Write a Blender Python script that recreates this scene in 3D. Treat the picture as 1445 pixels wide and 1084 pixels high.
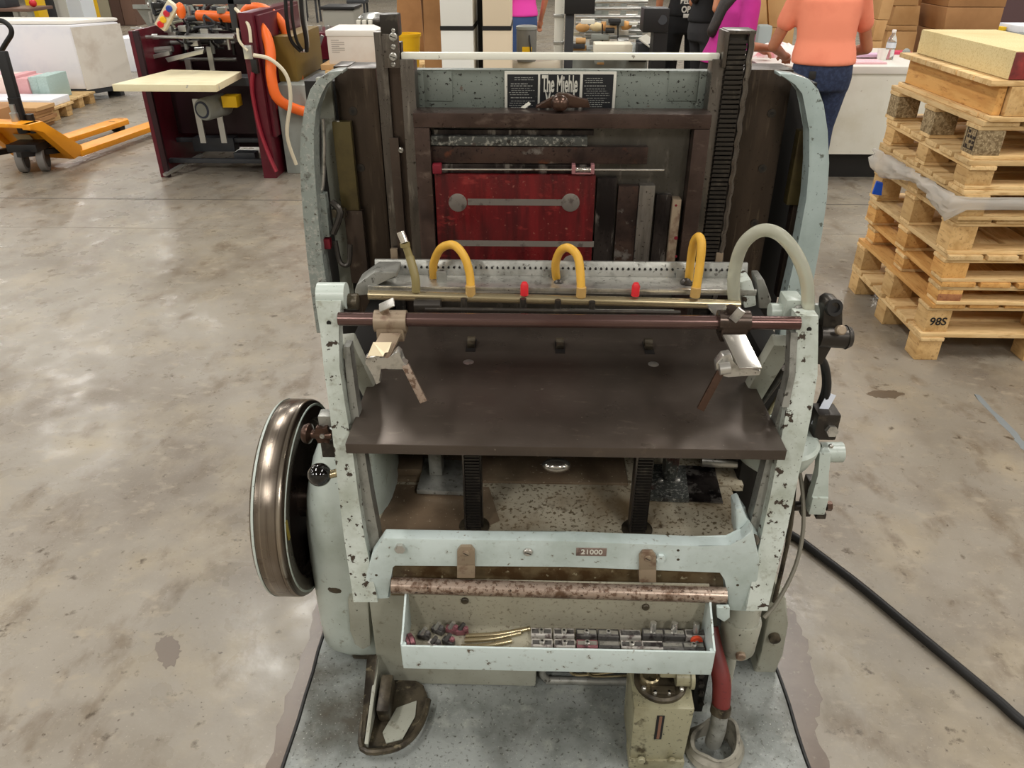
import bpy, bmesh, math, random
from mathutils import Vector, Matrix, Euler

random.seed(7)
for o in list(bpy.data.objects):
    bpy.data.objects.remove(o, do_unlink=True)
SC = bpy.context.scene
COL = SC.collection
R = math.radians

# ------------------------------------------------------------------ camera
F_PX, PITCH, YAW, CAM_H = 1085.0, 30.0, 1.5, 1.6
cam_data = bpy.data.cameras.new('camera')
cam = bpy.data.objects.new('camera', cam_data)
COL.objects.link(cam)
cam.location = (0, 0, CAM_H)
cam.rotation_euler = (R(90 - PITCH), 0, R(YAW))
cam_data.sensor_width = 36
cam_data.sensor_fit = 'HORIZONTAL'
cam_data.lens = F_PX / 1445 * 36
cam_data.clip_start = 0.05
cam_data.clip_end = 200
SC.camera = cam

# ------------------------------------------------------------------ light
world = bpy.data.worlds.new('world')
SC.world = world
world.use_nodes = True
world.node_tree.nodes['Background'].inputs[0].default_value = (0.9, 0.95, 1, 1)
world.node_tree.nodes['Background'].inputs[1].default_value = 0.3
SC.view_settings.view_transform = 'Standard'
SC.view_settings.look = 'None'
SC.view_settings.gamma = 1
SC.view_settings.use_curve_mapping = False
SC.view_settings.exposure = 0.2

CEIL = 6.2
LAMPS = []
for ix, x in enumerate((-13.5, -8.1, -2.7, 2.7, 8.1, 13.5)):
    for iy, y in enumerate((-4.5, 0.9, 6.3, 11.7, 17.1, 22.5)):
        LAMPS.append((x, y))
for x, y in LAMPS:
    ld = bpy.data.lights.new('bay_light', 'AREA')
    ld.shape = 'RECTANGLE'
    ld.size, ld.size_y = 0.42, 2.4
    ld.energy = 190 if y < 0 else 120
    ld.color = (1.0, 0.968, 0.915)
    lo = bpy.data.objects.new('bay_light', ld)
    lo.location = (x, y, CEIL - 0.5)
    COL.objects.link(lo)

# ------------------------------------------------------------------ pixel -> point
_s, _c = math.sin(R(PITCH)), math.cos(R(PITCH))
_sp, _cp = math.sin(R(YAW)), math.cos(R(YAW))
def at(u, v, Y=None, Z=None, X=None):
    """point seen at (u, v) of the 1445x1084 frame that lies on a world plane"""
    a = (u - 722.5) / F_PX
    k = (542 - v) / F_PX
    h, z = _c + _s * k, -_s + _c * k
    r = Vector((_cp * a - _sp * h, _sp * a + _cp * h, z))
    if Y is not None: t = Y / r.y
    elif Z is not None: t = (Z - CAM_H) / r.z
    else: t = X / r.x
    return Vector((0, 0, CAM_H)) + r * t

# ------------------------------------------------------------------ objects
WORLD = {}
def empty(name, loc=(0, 0, 0), label=None, cat=None, group=None):
    o = bpy.data.objects.new(name, None)
    o.empty_display_size = 0.05
    COL.objects.link(o)
    o.location = loc
    WORLD[o.name] = Vector(loc)
    if label: tag(o, label, cat, group)
    return o
def tag(o, label=None, cat=None, group=None, kind=None):
    if label: o['label'] = label
    if cat: o['category'] = cat
    if group: o['group'] = group
    if kind: o['kind'] = kind
    return o
def copy_tree(o, parent=None):
    c = o.copy()
    COL.objects.link(c)
    c.parent = parent
    for ch in list(o.children):
        copy_tree(ch, c)
    return c

class B:
    """collects shapes in world coordinates; build() makes ONE mesh object of them"""
    def __init__(s):
        s.bm = bmesh.new()
    def _bev(s, verts, bev, seg=2):
        if bev > 0:
            es = set()
            for v in verts: es.update(v.link_edges)
            bmesh.ops.bevel(s.bm, geom=list(es), offset=bev, segments=seg, affect='EDGES', profile=0.6, clamp_overlap=True)
    def hexa(s, p, bev=0):
        vs = [s.bm.verts.new(q) for q in p]
        for f in ((0, 3, 2, 1), (4, 5, 6, 7), (0, 1, 5, 4), (1, 2, 6, 5), (2, 3, 7, 6), (3, 0, 4, 7)):
            s.bm.faces.new([vs[i] for i in f])
        s._bev(vs, bev)
        return s
    def box(s, x0, x1, y0, y1, z0, z1, bev=0):
        x0, x1 = min(x0, x1), max(x0, x1); y0, y1 = min(y0, y1), max(y0, y1); z0, z1 = min(z0, z1), max(z0, z1)
        return s.hexa([(x0, y0, z0), (x1, y0, z0), (x1, y1, z0), (x0, y1, z0), (x0, y0, z1), (x1, y0, z1), (x1, y1, z1), (x0, y1, z1)], bev)
    def rbox(s, c, size, rot=(0, 0, 0), bev=0):
        m = Euler(rot).to_matrix(); c = Vector(c)
        h = [q / 2 for q in size]
        P = [c + m @ Vector((sx * h[0], sy * h[1], sz * h[2])) for sx, sy, sz in
             ((-1, -1, -1), (1, -1, -1), (1, 1, -1), (-1, 1, -1), (-1, -1, 1), (1, -1, 1), (1, 1, 1), (-1, 1, 1))]
        return s.hexa(P, bev)
    def bar(s, p0, p1, w, t, up=(0, 0, 1), bev=0):
        """rectangular bar from p0 to p1, w across, t along up"""
        p0, p1 = Vector(p0), Vector(p1)
        d = (p1 - p0).normalized(); upv = Vector(up)
        sd = d.cross(upv)
        if sd.length < 1e-4: sd = d.cross(Vector((0, 1, 0)))
        sd.normalize(); u2 = sd.cross(d).normalized()
        a, b = sd * w / 2, u2 * t / 2
        return s.hexa([p0 - a - b, p0 + a - b, p1 + a - b, p1 - a - b, p0 - a + b, p0 + a + b, p1 + a + b, p1 - a + b], bev)
    def ring(s, c, ax, r, seg, ph=0, ry=None):
        ax = Vector(ax).normalized()
        t = Vector((0, 0, 1)) if abs(ax.z) < 0.9 else Vector((1, 0, 0))
        a = ax.cross(t).normalized(); b = ax.cross(a)
        ry = r if ry is None else ry
        return [s.bm.verts.new(Vector(c) + a * (r * math.cos(ph + 2 * math.pi * i / seg)) + b * (ry * math.sin(ph + 2 * math.pi * i / seg))) for i in range(seg)]
    def skin(s, rings, cap=True, close=False):
        n = len(rings[0])
        for i in range(len(rings) - (0 if close else 1)):
            A, C = rings[i], rings[(i + 1) % len(rings)]
            for j in range(n):
                s.bm.faces.new((A[j], A[(j + 1) % n], C[(j + 1) % n], C[j]))
        if cap and not close:
            s.bm.faces.new(list(reversed(rings[0]))); s.bm.faces.new(rings[-1])
        return s
    def cyl(s, p0, p1, r, r2=None, seg=16, ph=0):
        p0, p1 = Vector(p0), Vector(p1); d = p1 - p0
        return s.skin([s.ring(p0, d, r, seg, ph), s.ring(p1, d, r if r2 is None else r2, seg, ph)])
    def lathe(s, o, ax, prof, seg=32, cap=True, close=False):
        o = Vector(o); ax = Vector(ax).normalized()
        return s.skin([s.ring(o + ax * h, ax, r, seg) for r, h in prof], cap, close)
    def ball(s, c, r, seg=16, sq=(1, 1, 1)):
        c = Vector(c); n = seg // 2
        rings = []
        for i in range(1, n):
            a = math.pi * i / n
            rings.append([s.bm.verts.new(c + Vector((r * sq[0] * math.sin(a) * math.cos(2 * math.pi * j / seg), r * sq[1] * math.sin(a) * math.sin(2 * math.pi * j / seg), -r * sq[2] * math.cos(a)))) for j in range(seg)])
        s.skin(rings, cap=False)
        b = s.bm.verts.new(c - Vector((0, 0, r * sq[2]))); t = s.bm.verts.new(c + Vector((0, 0, r * sq[2])))
        for j in range(seg):
            s.bm.faces.new((rings[0][(j + 1) % seg], rings[0][j], b)); s.bm.faces.new((rings[-1][j], rings[-1][(j + 1) % seg], t))
        return s
    def tube(s, pts, r, seg=10, n=6, flat=1.0):
        """smooth tube through pts; r a number or one per point"""
        P = [Vector(p) for p in pts]; rr = r if isinstance(r, (list, tuple)) else [r] * len(P)
        if len(P) > 2 and n > 1:
            Q, Rr = [], []
            for i in range(len(P) - 1):
                a, b, c, d = P[max(i - 1, 0)], P[i], P[i + 1], P[min(i + 2, len(P) - 1)]
                for k in range(n):
                    t = k / n
                    Q.append(0.5 * ((2 * b) + (c - a) * t + (2 * a - 5 * b + 4 * c - d) * t * t + (3 * b - a - 3 * c + d) * t ** 3))
                    Rr.append(rr[i] + (rr[i + 1] - rr[i]) * t)
            Q.append(P[-1]); Rr.append(rr[-1])
        else: Q, Rr = P, rr
        d = (Q[1] - Q[0]).normalized()
        t = Vector((0, 0, 1)) if abs(d.z) < 0.9 else Vector((1, 0, 0))
        a = d.cross(t).normalized()
        rings = []
        for i, q in enumerate(Q):
            d = (Q[min(i + 1, len(Q) - 1)] - Q[max(i - 1, 0)]).normalized()
            a = (a - d * a.dot(d)).normalized(); b = d.cross(a)
            rings.append([s.bm.verts.new(q + a * (Rr[i] * math.cos(2 * math.pi * j / seg)) + b * (Rr[i] * flat * math.sin(2 * math.pi * j / seg))) for j in range(seg)])
        return s.skin(rings)
    def prism(s, pts, ext, bev=0):
        ext = Vector(ext); P = [Vector(p) for p in pts]
        A = [s.bm.verts.new(p) for p in P]; C = [s.bm.verts.new(p + ext) for p in P]
        n = len(P)
        s.bm.faces.new(A); s.bm.faces.new(list(reversed(C)))
        for i in range(n):
            s.bm.faces.new((A[(i + 1) % n], A[i], C[i], C[(i + 1) % n]))
        s._bev(A + C, bev)
        return s
    def pprism(s, pix, Y, depth, bev=0):
        return s.prism([at(u, v, Y=Y) for u, v in pix], (0, depth, 0), bev)
    def zprism(s, pix, Z, h, bev=0):
        return s.prism([at(u, v, Z=Z) for u, v in pix], (0, 0, h), bev)
    def pbox(s, u0, v0, u1, v1, Y, depth, bev=0, vr=None):
        """box whose front face lies on plane Y and fills the pixel rectangle (x taken at row vr)"""
        vr = (v0 + v1) / 2 if vr is None else vr
        um = (u0 + u1) / 2
        return s.box(at(u0, vr, Y=Y).x, at(u1, vr, Y=Y).x, Y, Y + depth, at(um, v1, Y=Y).z, at(um, v0, Y=Y).z, bev)
    def ribbon(s, st, depth, bev=0):
        """upright bar through stations (u, v, width_px, Y); depth backwards"""
        rings = []
        for u, v, w, Y in st:
            a, b = at(u - w / 2, v, Y=Y), at(u + w / 2, v, Y=Y)
            e = Vector((0, depth, 0))
            rings.append([s.bm.verts.new(p) for p in (a, b, b + e, a + e)])
        n0 = set(v for r_ in rings for v in r_)
        s.skin(rings)
        if bev:
            es = set()
            for v in n0: es.update(v.link_edges)
            long_e = [e for e in es if e.calc_face_angle(0) > 0.6]
            bmesh.ops.bevel(s.bm, geom=long_e, offset=bev, segments=2, affect='EDGES', profile=0.6, clamp_overlap=True)
        return s
    def build(s, name, mat, parent=None, label=None, smooth=38, origin=None):
        bmesh.ops.recalc_face_normals(s.bm, faces=s.bm.faces[:])
        xs = [v.co for v in s.bm.verts]
        lo = Vector([min(c[i] for c in xs) for i in range(3)]); hi = Vector([max(c[i] for c in xs) for i in range(3)])
        ctr = (lo + hi) / 2 if origin is None else Vector(origin)
        if parent is None and origin is None: ctr.z = lo.z
        for v in s.bm.verts: v.co -= ctr
        me = bpy.data.meshes.new(name)
        s.bm.to_mesh(me); s.bm.free()
        me.polygons.foreach_set('use_smooth', [True] * len(me.polygons))
        me.set_sharp_from_angle(angle=R(smooth))
        me.materials.append(mat)
        o = bpy.data.objects.new(name, me)
        COL.objects.link(o)
        WORLD[o.name] = ctr
        if parent is not None:
            o.parent = parent
            o.location = ctr - WORLD[parent.name]
        else: o.location = ctr
        if label: o['label'] = label
        return o

def text_mesh(name, body, size, mat, parent, origin, rot, ext=0.0004, sx=1.0, bold=0.0, align='CENTER'):
    cu = bpy.data.curves.new(name, 'FONT')
    cu.body = body; cu.size = size; cu.extrude = ext; cu.offset = bold
    cu.align_x = align; cu.align_y = 'CENTER'
    t = bpy.data.objects.new('tmp_text', cu)
    COL.objects.link(t)
    dg = bpy.context.evaluated_depsgraph_get()
    me = bpy.data.meshes.new_from_object(t.evaluated_get(dg))
    bpy.data.objects.remove(t, do_unlink=True)
    m = Euler(rot).to_matrix().to_4x4() @ Matrix.Diagonal((sx, 1, 1, 1))
    me.transform(m)
    me.materials.clear(); me.materials.append(mat)
    me.name = name
    o = bpy.data.objects.new(name, me)
    COL.objects.link(o)
    o.parent = parent
    o.location = Vector(origin) - (WORLD[parent.name] if parent else Vector())
    WORLD[o.name] = Vector(origin)
    return o

# ------------------------------------------------------------------ materials
def lin(c):
    return tuple((x / 12.92 if x <= 0.04045 else ((x + 0.055) / 1.055) ** 2.4) for x in (q / 255 for q in c)) + (1,)
def mat(name, col, rough=0.5, metal=0.0, layers=(), bump=0.0, bscale=60, stretch=(1, 1, 1), vary=0.0, trans=0.0, emit=0.0, spec=0.5, coat=0.0, rvar=0.0, ior=1.45, alpha=1.0):
    m = bpy.data.materials.new(name); m.use_nodes = True
    nt = m.node_tree; N, L = nt.nodes, nt.links
    bs = N['Principled BSDF']
    bs.inputs['Roughness'].default_value = rough
    bs.inputs['Metallic'].default_value = metal
    bs.inputs['Specular IOR Level'].default_value = spec
    bs.inputs['Coat Weight'].default_value = coat
    bs.inputs['Transmission Weight'].default_value = trans
    bs.inputs['IOR'].default_value = ior
    bs.inputs['Alpha'].default_value = alpha
    rgb = N.new('ShaderNodeRGB'); rgb.outputs[0].default_value = lin(col)
    cur = rgb.outputs[0]
    tc = N.new('ShaderNodeTexCoord'); oi = N.new('ShaderNodeObjectInfo')
    mul = N.new('ShaderNodeMath'); mul.operation = 'MULTIPLY'; mul.inputs[1].default_value = 41
    L.new(oi.outputs['Random'], mul.inputs[0])
    add = N.new('ShaderNodeVectorMath'); add.operation = 'ADD'
    L.new(tc.outputs['Object'], add.inputs[0]); L.new(mul.outputs[0], add.inputs[1])
    def vec(st):
        if st == (1, 1, 1): return add.outputs[0]
        mp = N.new('ShaderNodeVectorMath'); mp.operation = 'MULTIPLY'
        mp.inputs[1].default_value = st
        L.new(add.outputs[0], mp.inputs[0]); return mp.outputs[0]
    base_v = vec(stretch)
    for ly in layers:
        sc, lo, hi, c2 = ly[:4]
        det = ly[4] if len(ly) > 4 else 5
        st = ly[5] if len(ly) > 5 else None
        n = N.new('ShaderNodeTexNoise'); n.inputs['Scale'].default_value = sc; n.inputs['Detail'].default_value = det
        n.inputs['Roughness'].default_value = 0.6
        L.new(vec(st) if st else base_v, n.inputs['Vector'])
        mr = N.new('ShaderNodeMapRange'); mr.inputs[1].default_value = lo; mr.inputs[2].default_value = hi
        L.new(n.outputs['Fac'], mr.inputs[0])
        mx = N.new('ShaderNodeMix'); mx.data_type = 'RGBA'
        L.new(mr.outputs[0], mx.inputs[0]); L.new(cur, mx.inputs[6]); mx.inputs[7].default_value = lin(c2)
        cur = mx.outputs[2]
    if vary:
        mr = N.new('ShaderNodeMapRange'); mr.inputs[3].default_value = 1 - vary; mr.inputs[4].default_value = 1 + vary
        L.new(oi.outputs['Random'], mr.inputs[0])
        hs = N.new('ShaderNodeHueSaturation'); L.new(mr.outputs[0], hs.inputs['Value']); L.new(cur, hs.inputs['Color'])
        cur = hs.outputs[0]
    L.new(cur, bs.inputs['Base Color'])
    if rvar:
        n = N.new('ShaderNodeTexNoise'); n.inputs['Scale'].default_value = 9; n.inputs['Detail'].default_value = 5
        L.new(base_v, n.inputs['Vector'])
        mr = N.new('ShaderNodeMapRange'); mr.inputs[1].default_value = 0.3; mr.inputs[2].default_value = 0.7
        mr.inputs[3].default_value = max(rough - rvar, 0.02); mr.inputs[4].default_value = min(rough + rvar, 1)
        L.new(n.outputs['Fac'], mr.inputs[0]); L.new(mr.outputs[0], bs.inputs['Roughness'])
    if emit:
        bs.inputs['Emission Color'].default_value = lin(col); bs.inputs['Emission Strength'].default_value = emit
    if bump:
        n = N.new('ShaderNodeTexNoise'); n.inputs['Scale'].default_value = bscale; n.inputs['Detail'].default_value = 6
        L.new(base_v, n.inputs['Vector'])
        b = N.new('ShaderNodeBump'); b.inputs['Strength'].default_value = bump; b.inputs['Distance'].default_value = 0.01
        L.new(n.outputs['Fac'], b.inputs['Height']); L.new(b.outputs[0], bs.inputs['Normal'])
    return m
M = {}
CHIP = (58, 48, 40)
M['floor'] = mat('polished_concrete', (138, 130, 116), 0.33, layers=[(0.45, 0.38, 0.7, (144, 137, 127), 7), (1.5, 0.46, 0.72, (112, 101, 88), 10), (4, 0.5, 0.72, (153, 142, 123), 10), (9, 0.54, 0.7, (114, 102, 87), 10, (1, .55, 1)), (22, 0.56, 0.7, (152, 142, 126), 9, (.6, 1, 1)), (16, 0.62, 0.7, (87, 77, 65), 9), (70, 0.64, 0.72, (91, 81, 70), 6), (160, 0.62, 0.74, (155, 147, 133), 3)], bump=0.06, bscale=40, rvar=0.12)
M['wall'] = mat('painted_wall', (176, 172, 162), 0.8)
M['ceiling'] = mat('ceiling_paint', (128, 126, 120), 0.9)
M['paint'] = mat('pale_green_enamel', (180, 189, 182), 0.3, layers=[(5, 0.45, 0.75, (148, 156, 144), 8), (26, 0.62, 0.72, (122, 120, 104), 8), (130, 0.66, 0.7, CHIP, 6)], bump=0.04, bscale=90)
M['paint_arm'] = mat('chipped_green_enamel', (190, 197, 190), 0.32, layers=[(9, 0.45, 0.7, (156, 162, 150), 8), (60, 0.56, 0.75, (140, 140, 126), 6), (44, 0.6, 0.615, CHIP, 9), (150, 0.66, 0.69, CHIP, 4)], bump=0.06, bscale=60)
M['paint_blue'] = mat('pale_blue_enamel', (192, 204, 202), 0.32, layers=[(6, 0.45, 0.75, (158, 170, 164), 8), (70, 0.58, 0.76, (146, 150, 140), 6), (70, 0.66, 0.68, (92, 80, 68), 8), (22, 0.68, 0.7, (120, 112, 98), 8)], bump=0.04)
M['fender'] = mat('pale_blue_fender', (164, 178, 176), 0.26, layers=[(5, 0.45, 0.75, (136, 150, 146), 8), (50, 0.62, 0.65, (98, 104, 98), 9), (16, 0.66, 0.69, (104, 110, 106), 9), (160, 0.68, 0.7, CHIP, 3)], coat=0.2)
M['fender_worn'] = mat('worn_grey_fender', (132, 139, 133), 0.36, layers=[(120, 0.5, 0.66, (164, 164, 157), 9), (60, 0.56, 0.64, (100, 102, 96), 10), (150, 0.63, 0.67, CHIP, 6)], bump=0.08)
M['body'] = mat('grimy_green_enamel', (160, 161, 149), 0.42, layers=[(4, 0.42, 0.7, (136, 135, 120), 9), (26, 0.6, 0.72, (98, 92, 74), 9), (130, 0.64, 0.69, (50, 44, 34), 6)], bump=0.05)
M['deck'] = mat('oil_stained_cream', (178, 170, 150), 0.36, layers=[(110, 0.55, 0.6, (104, 92, 72), 8), (3.2, 0.5, 0.68, (124, 106, 80), 8), (16, 0.62, 0.7, (84, 70, 52), 8)], bump=0.05)
M['deck_brown'] = mat('oily_brown_deck', (110, 93, 75), 0.32, layers=[(6, 0.5, 0.7, (136, 121, 100), 9), (4, 0.56, 0.72, (76, 62, 49), 9), (120, 0.64, 0.68, (172, 162, 142), 6)], bump=0.04)
M['steel_dark'] = mat('dark_brown_steel', (82, 71, 64), 0.34, 0.75, layers=[(4, 0.45, 0.7, (64, 54, 48), 6, (1, 4, 1)), (40, 0.6, 0.75, (100, 90, 80), 5)], rvar=0.1)
M['table_steel'] = mat('oiled_table_steel', (86, 77, 70), 0.36, 0.55, layers=[(3, 0.45, 0.7, (70, 62, 56), 8), (24, 0.6, 0.75, (102, 92, 82), 8, (1, 3, 1)), (90, 0.7, 0.74, (130, 122, 112), 4)], rvar=0.12)
M['bed_slab'] = mat('brown_machined_steel', (72, 61, 52), 0.34, 0.7, layers=[(5, 0.4, 0.7, (54, 46, 39), 9, (3, 3, .5)), (30, 0.56, 0.72, (92, 80, 68), 8, (3, 3, .25)), (120, 0.64, 0.7, (40, 33, 28), 5)], rvar=0.08)
M['grey_steel'] = mat('grey_machined_steel', (106, 100, 94), 0.3, 0.85, layers=[(9, 0.45, 0.7, (72, 66, 61), 9, (2, 2, .35)), (36, 0.56, 0.7, (136, 130, 122), 8, (2, 2, .3)), (120, 0.62, 0.68, (46, 41, 37), 5)], rvar=0.1)
M['chase'] = mat('purple_brown_chase_steel', (88, 73, 68), 0.28, 0.75, layers=[(9, 0.42, 0.7, (64, 52, 47), 9), (40, 0.58, 0.72, (112, 98, 90), 8, (.4, 1, 1)), (120, 0.64, 0.7, (46, 36, 32), 5)], rvar=0.1)
M['bed_plate'] = mat('grey_bed_plate', (88, 85, 79), 0.36, 0.6, layers=[(10, 0.42, 0.7, (62, 59, 54), 9, (1, 1, .5)), (40, 0.58, 0.72, (112, 108, 100), 8, (1, 1, .4)), (110, 0.64, 0.7, (40, 35, 31), 6)], bump=0.04)
M['rack'] = mat('greasy_black_rack', (58, 54, 50), 0.36, 0.6, layers=[(40, 0.55, 0.7, (84, 78, 70), 5)])
M['black'] = mat('greasy_black', (22, 20, 19), 0.5)
M['gap'] = mat('shadow_cavity_iron', (22, 20, 18), 0.6)  # near-black that paints the shade of the press gaps and cavities
M['red_block'] = mat('ink_red_steel', (112, 24, 28), 0.3, 0.3, layers=[(9, 0.42, 0.62, (74, 16, 20), 9, (2.4, 1, .35)), (7, 0.52, 0.68, (36, 18, 18), 10, (2.6, 1, .4)), (50, 0.58, 0.74, (146, 50, 48), 9, (.5, 1, 1)), (130, 0.64, 0.72, (150, 96, 84), 6)], rvar=0.1, bump=0.03)
M['red'] = mat('red_rubber', (200, 38, 46), 0.35)
M['red_dark'] = mat('dark_red_ink', (120, 30, 44), 0.35, 0.3)
M['furn_dark'] = mat('ink_stained_furniture', (60, 54, 52), 0.32, 0.65, layers=[(18, 0.44, 0.6, (30, 25, 25), 9, (1, 1, .3)), (26, 0.54, 0.6, (122, 117, 112), 10, (1, 1, .25)), (120, 0.6, 0.68, (28, 22, 22), 6)], bump=0.06)
M['furn_rust'] = mat('rusty_furniture', (74, 58, 52), 0.34, 0.6, layers=[(16, 0.45, 0.6, (46, 36, 34), 10, (.5, 1, .5)), (12, 0.6, 0.7, (108, 64, 46), 9), (20, 0.56, 0.61, (120, 115, 110), 10, (.5, 1, .6)), (120, 0.6, 0.68, (34, 26, 26), 6)], bump=0.06)
M['furn_grey'] = mat('grey_furniture', (124, 119, 113), 0.34, 0.75, layers=[(24, 0.46, 0.7, (88, 83, 78), 9, (2, 1, .3)), (110, 0.62, 0.68, (56, 50, 46), 5)])
M['furn_speck'] = mat('speckled_iron_furniture', (80, 82, 79), 0.42, 0.5, layers=[(130, 0.52, 0.6, (150, 150, 143), 7), (36, 0.55, 0.64, (44, 42, 40), 9), (10, 0.6, 0.68, (84, 50, 46), 8)])
M['strip_grey'] = mat('bare_grey_lead', (128, 122, 116), 0.4, 0.5, layers=[(50, 0.55, 0.65, (96, 88, 84), 6)])
M['cover_grey'] = mat('speckled_grey_enamel', (120, 127, 120), 0.42, layers=[(6, 0.45, 0.75, (104, 111, 103), 9), (140, 0.62, 0.645, (38, 36, 32), 3), (16, 0.66, 0.68, (98, 86, 77), 9)], bump=0.05)
M['silver'] = mat('dull_silver', (196, 194, 188), 0.28, 0.8, layers=[(40, 0.5, 0.68, (150, 148, 142), 8), (120, 0.62, 0.7, (90, 84, 78), 5)])
M['bright'] = mat('polished_steel', (226, 222, 214), 0.2, 0.9, layers=[(18, 0.62, 0.68, (120, 104, 92), 6)])
M['cast_grey'] = mat('grey_cast_metal', (152, 152, 146), 0.38, 0.5, layers=[(18, 0.48, 0.66, (114, 114, 108), 9), (90, 0.6, 0.68, (70, 66, 60), 7)], bump=0.08)
M['brass'] = mat('dull_brass', (184, 170, 138), 0.26, 0.85, layers=[(14, 0.5, 0.72, (142, 126, 92), 8, (.3, 1, 1)), (110, 0.64, 0.7, (90, 78, 58), 5)])
M['brass_hose'] = mat('olive_hose', (128, 116, 76), 0.35, layers=[(20, 0.5, 0.7, (110, 98, 56), 5)])
M['rod_brown'] = mat('brown_steel_rod', (104, 82, 78), 0.24, 0.75, layers=[(10, 0.5, 0.7, (84, 60, 56), 6, (.3, 1, 1))])
M['rail'] = mat('worn_pink_rail', (164, 146, 132), 0.3, 0.55, layers=[(90, 0.5, 0.58, (112, 90, 76), 9), (14, 0.58, 0.68, (96, 74, 58), 9), (160, 0.6, 0.66, (60, 46, 38), 6)])
M['amber'] = mat('amber_tube', (226, 178, 74), 0.35, layers=[(10, 0.5, 0.75, (206, 158, 56), 5)], trans=0.25, ior=1.3)
M['clear'] = mat('clear_vinyl_hose', (206, 206, 188), 0.22, trans=0.55, ior=1.25)
M['white_bar'] = mat('white_enamel_bar', (226, 226, 214), 0.35, layers=[(40, 0.66, 0.68, (150, 146, 132), 5)])
M['white'] = mat('white_paper', (236, 234, 228), 0.7)
M['plate_black'] = mat('nameplate_black', (26, 28, 32), 0.45, layers=[(60, 0.66, 0.7, (80, 80, 78), 4)])
M['plate_silver'] = mat('nameplate_silver', (214, 212, 202), 0.4, 0.2, layers=[(60, 0.64, 0.68, (60, 56, 50), 4)])
M['ball_black'] = mat('black_phenolic', (10, 9, 9), 0.08, coat=0.6)
M['bronze'] = mat('oily_bronze', (84, 64, 54), 0.3, 0.7, layers=[(20, 0.5, 0.7, (60, 44, 36), 5)])
M['wheel'] = mat('worn_wheel_rim', (128, 118, 107), 0.26, 0.9, layers=[(1.6, 0.44, 0.6, (78, 66, 57), 4, (34, .2, .2)), (3.2, 0.52, 0.66, (166, 156, 142), 4, (34, .2, .2)), (30, 0.6, 0.72, (98, 86, 74), 8)], rvar=0.06)
M['clip'] = mat('tan_worn_clip', (146, 130, 110), 0.4, 0.3, layers=[(30, 0.5, 0.62, (116, 94, 78), 7)])
M['recess'] = mat('oil_brown_casting', (112, 96, 70), 0.42, layers=[(18, 0.45, 0.6, (78, 58, 36), 7), (50, 0.6, 0.66, (170, 160, 130), 6)])
M['tray_in'] = mat('dusty_tray_enamel', (150, 145, 128), 0.5, layers=[(5, 0.45, 0.7, (164, 160, 142), 8), (120, 0.56, 0.66, (112, 104, 88), 7), (18, 0.66, 0.74, (92, 82, 66), 9)])
M['sheet'] = mat('galvanised_sheet', (148, 152, 149), 0.42, 0.15, layers=[(7, 0.4, 0.62, (112, 116, 112), 9), (20, 0.55, 0.75, (164, 167, 160), 9), (3, 0.54, 0.68, (84, 80, 71), 9), (120, 0.58, 0.68, (78, 78, 72), 7), (170, 0.62, 0.72, (176, 178, 170), 5)], bump=0.05)
M['pump'] = mat('oily_khaki_enamel', (150, 146, 120), 0.36, layers=[(8, 0.45, 0.66, (118, 112, 86), 9), (26, 0.58, 0.68, (66, 58, 40), 9), (120, 0.62, 0.68, (50, 44, 32), 6)], bump=0.04)
M['grease'] = mat('greasy_iron', (84, 76, 62), 0.4, 0.4, layers=[(16, 0.45, 0.6, (46, 40, 32), 6), (40, 0.6, 0.7, (130, 120, 96), 5)], bump=0.1)
M['red_hose'] = mat('red_rubber_hose', (104, 38, 36), 0.42, layers=[(12, 0.45, 0.7, (84, 32, 30), 8), (90, 0.62, 0.7, (60, 30, 28), 5)])
M['rubber'] = mat('black_rubber', (24, 23, 23), 0.5)
M['cable_grey'] = mat('grey_cable', (112, 108, 96), 0.4)
M['olive'] = mat('olive_oiled_steel', (92, 82, 52), 0.32, 0.5, layers=[(9, 0.45, 0.66, (70, 60, 42), 6), (5, 0.6, 0.7, (120, 104, 56), 5)])
M['boot'] = mat('grey_rubber_boot', (138, 134, 122), 0.6, layers=[(14, 0.45, 0.6, (92, 88, 78), 7), (40, 0.62, 0.68, (44, 40, 34), 6)])
M['tag'] = mat('paper_tag', (220, 226, 238), 0.6)
M['sil_block'] = mat('silver_gauge', (176, 172, 166), 0.35, 0.35, vary=0.25, layers=[(60, 0.5, 0.62, (100, 88, 86), 5)])
M['dark_block'] = mat('dark_gauge', (92, 90, 88), 0.38, 0.4, vary=0.25, layers=[(60, 0.5, 0.62, (50, 44, 44), 5)])
M['pink_block'] = mat('ink_pink_gauge', (140, 92, 98), 0.4, 0.5, layers=[(60, 0.5, 0.62, (84, 54, 60), 5)])
M['orange_red'] = mat('orange_red_knob', (196, 70, 40), 0.35)

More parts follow.
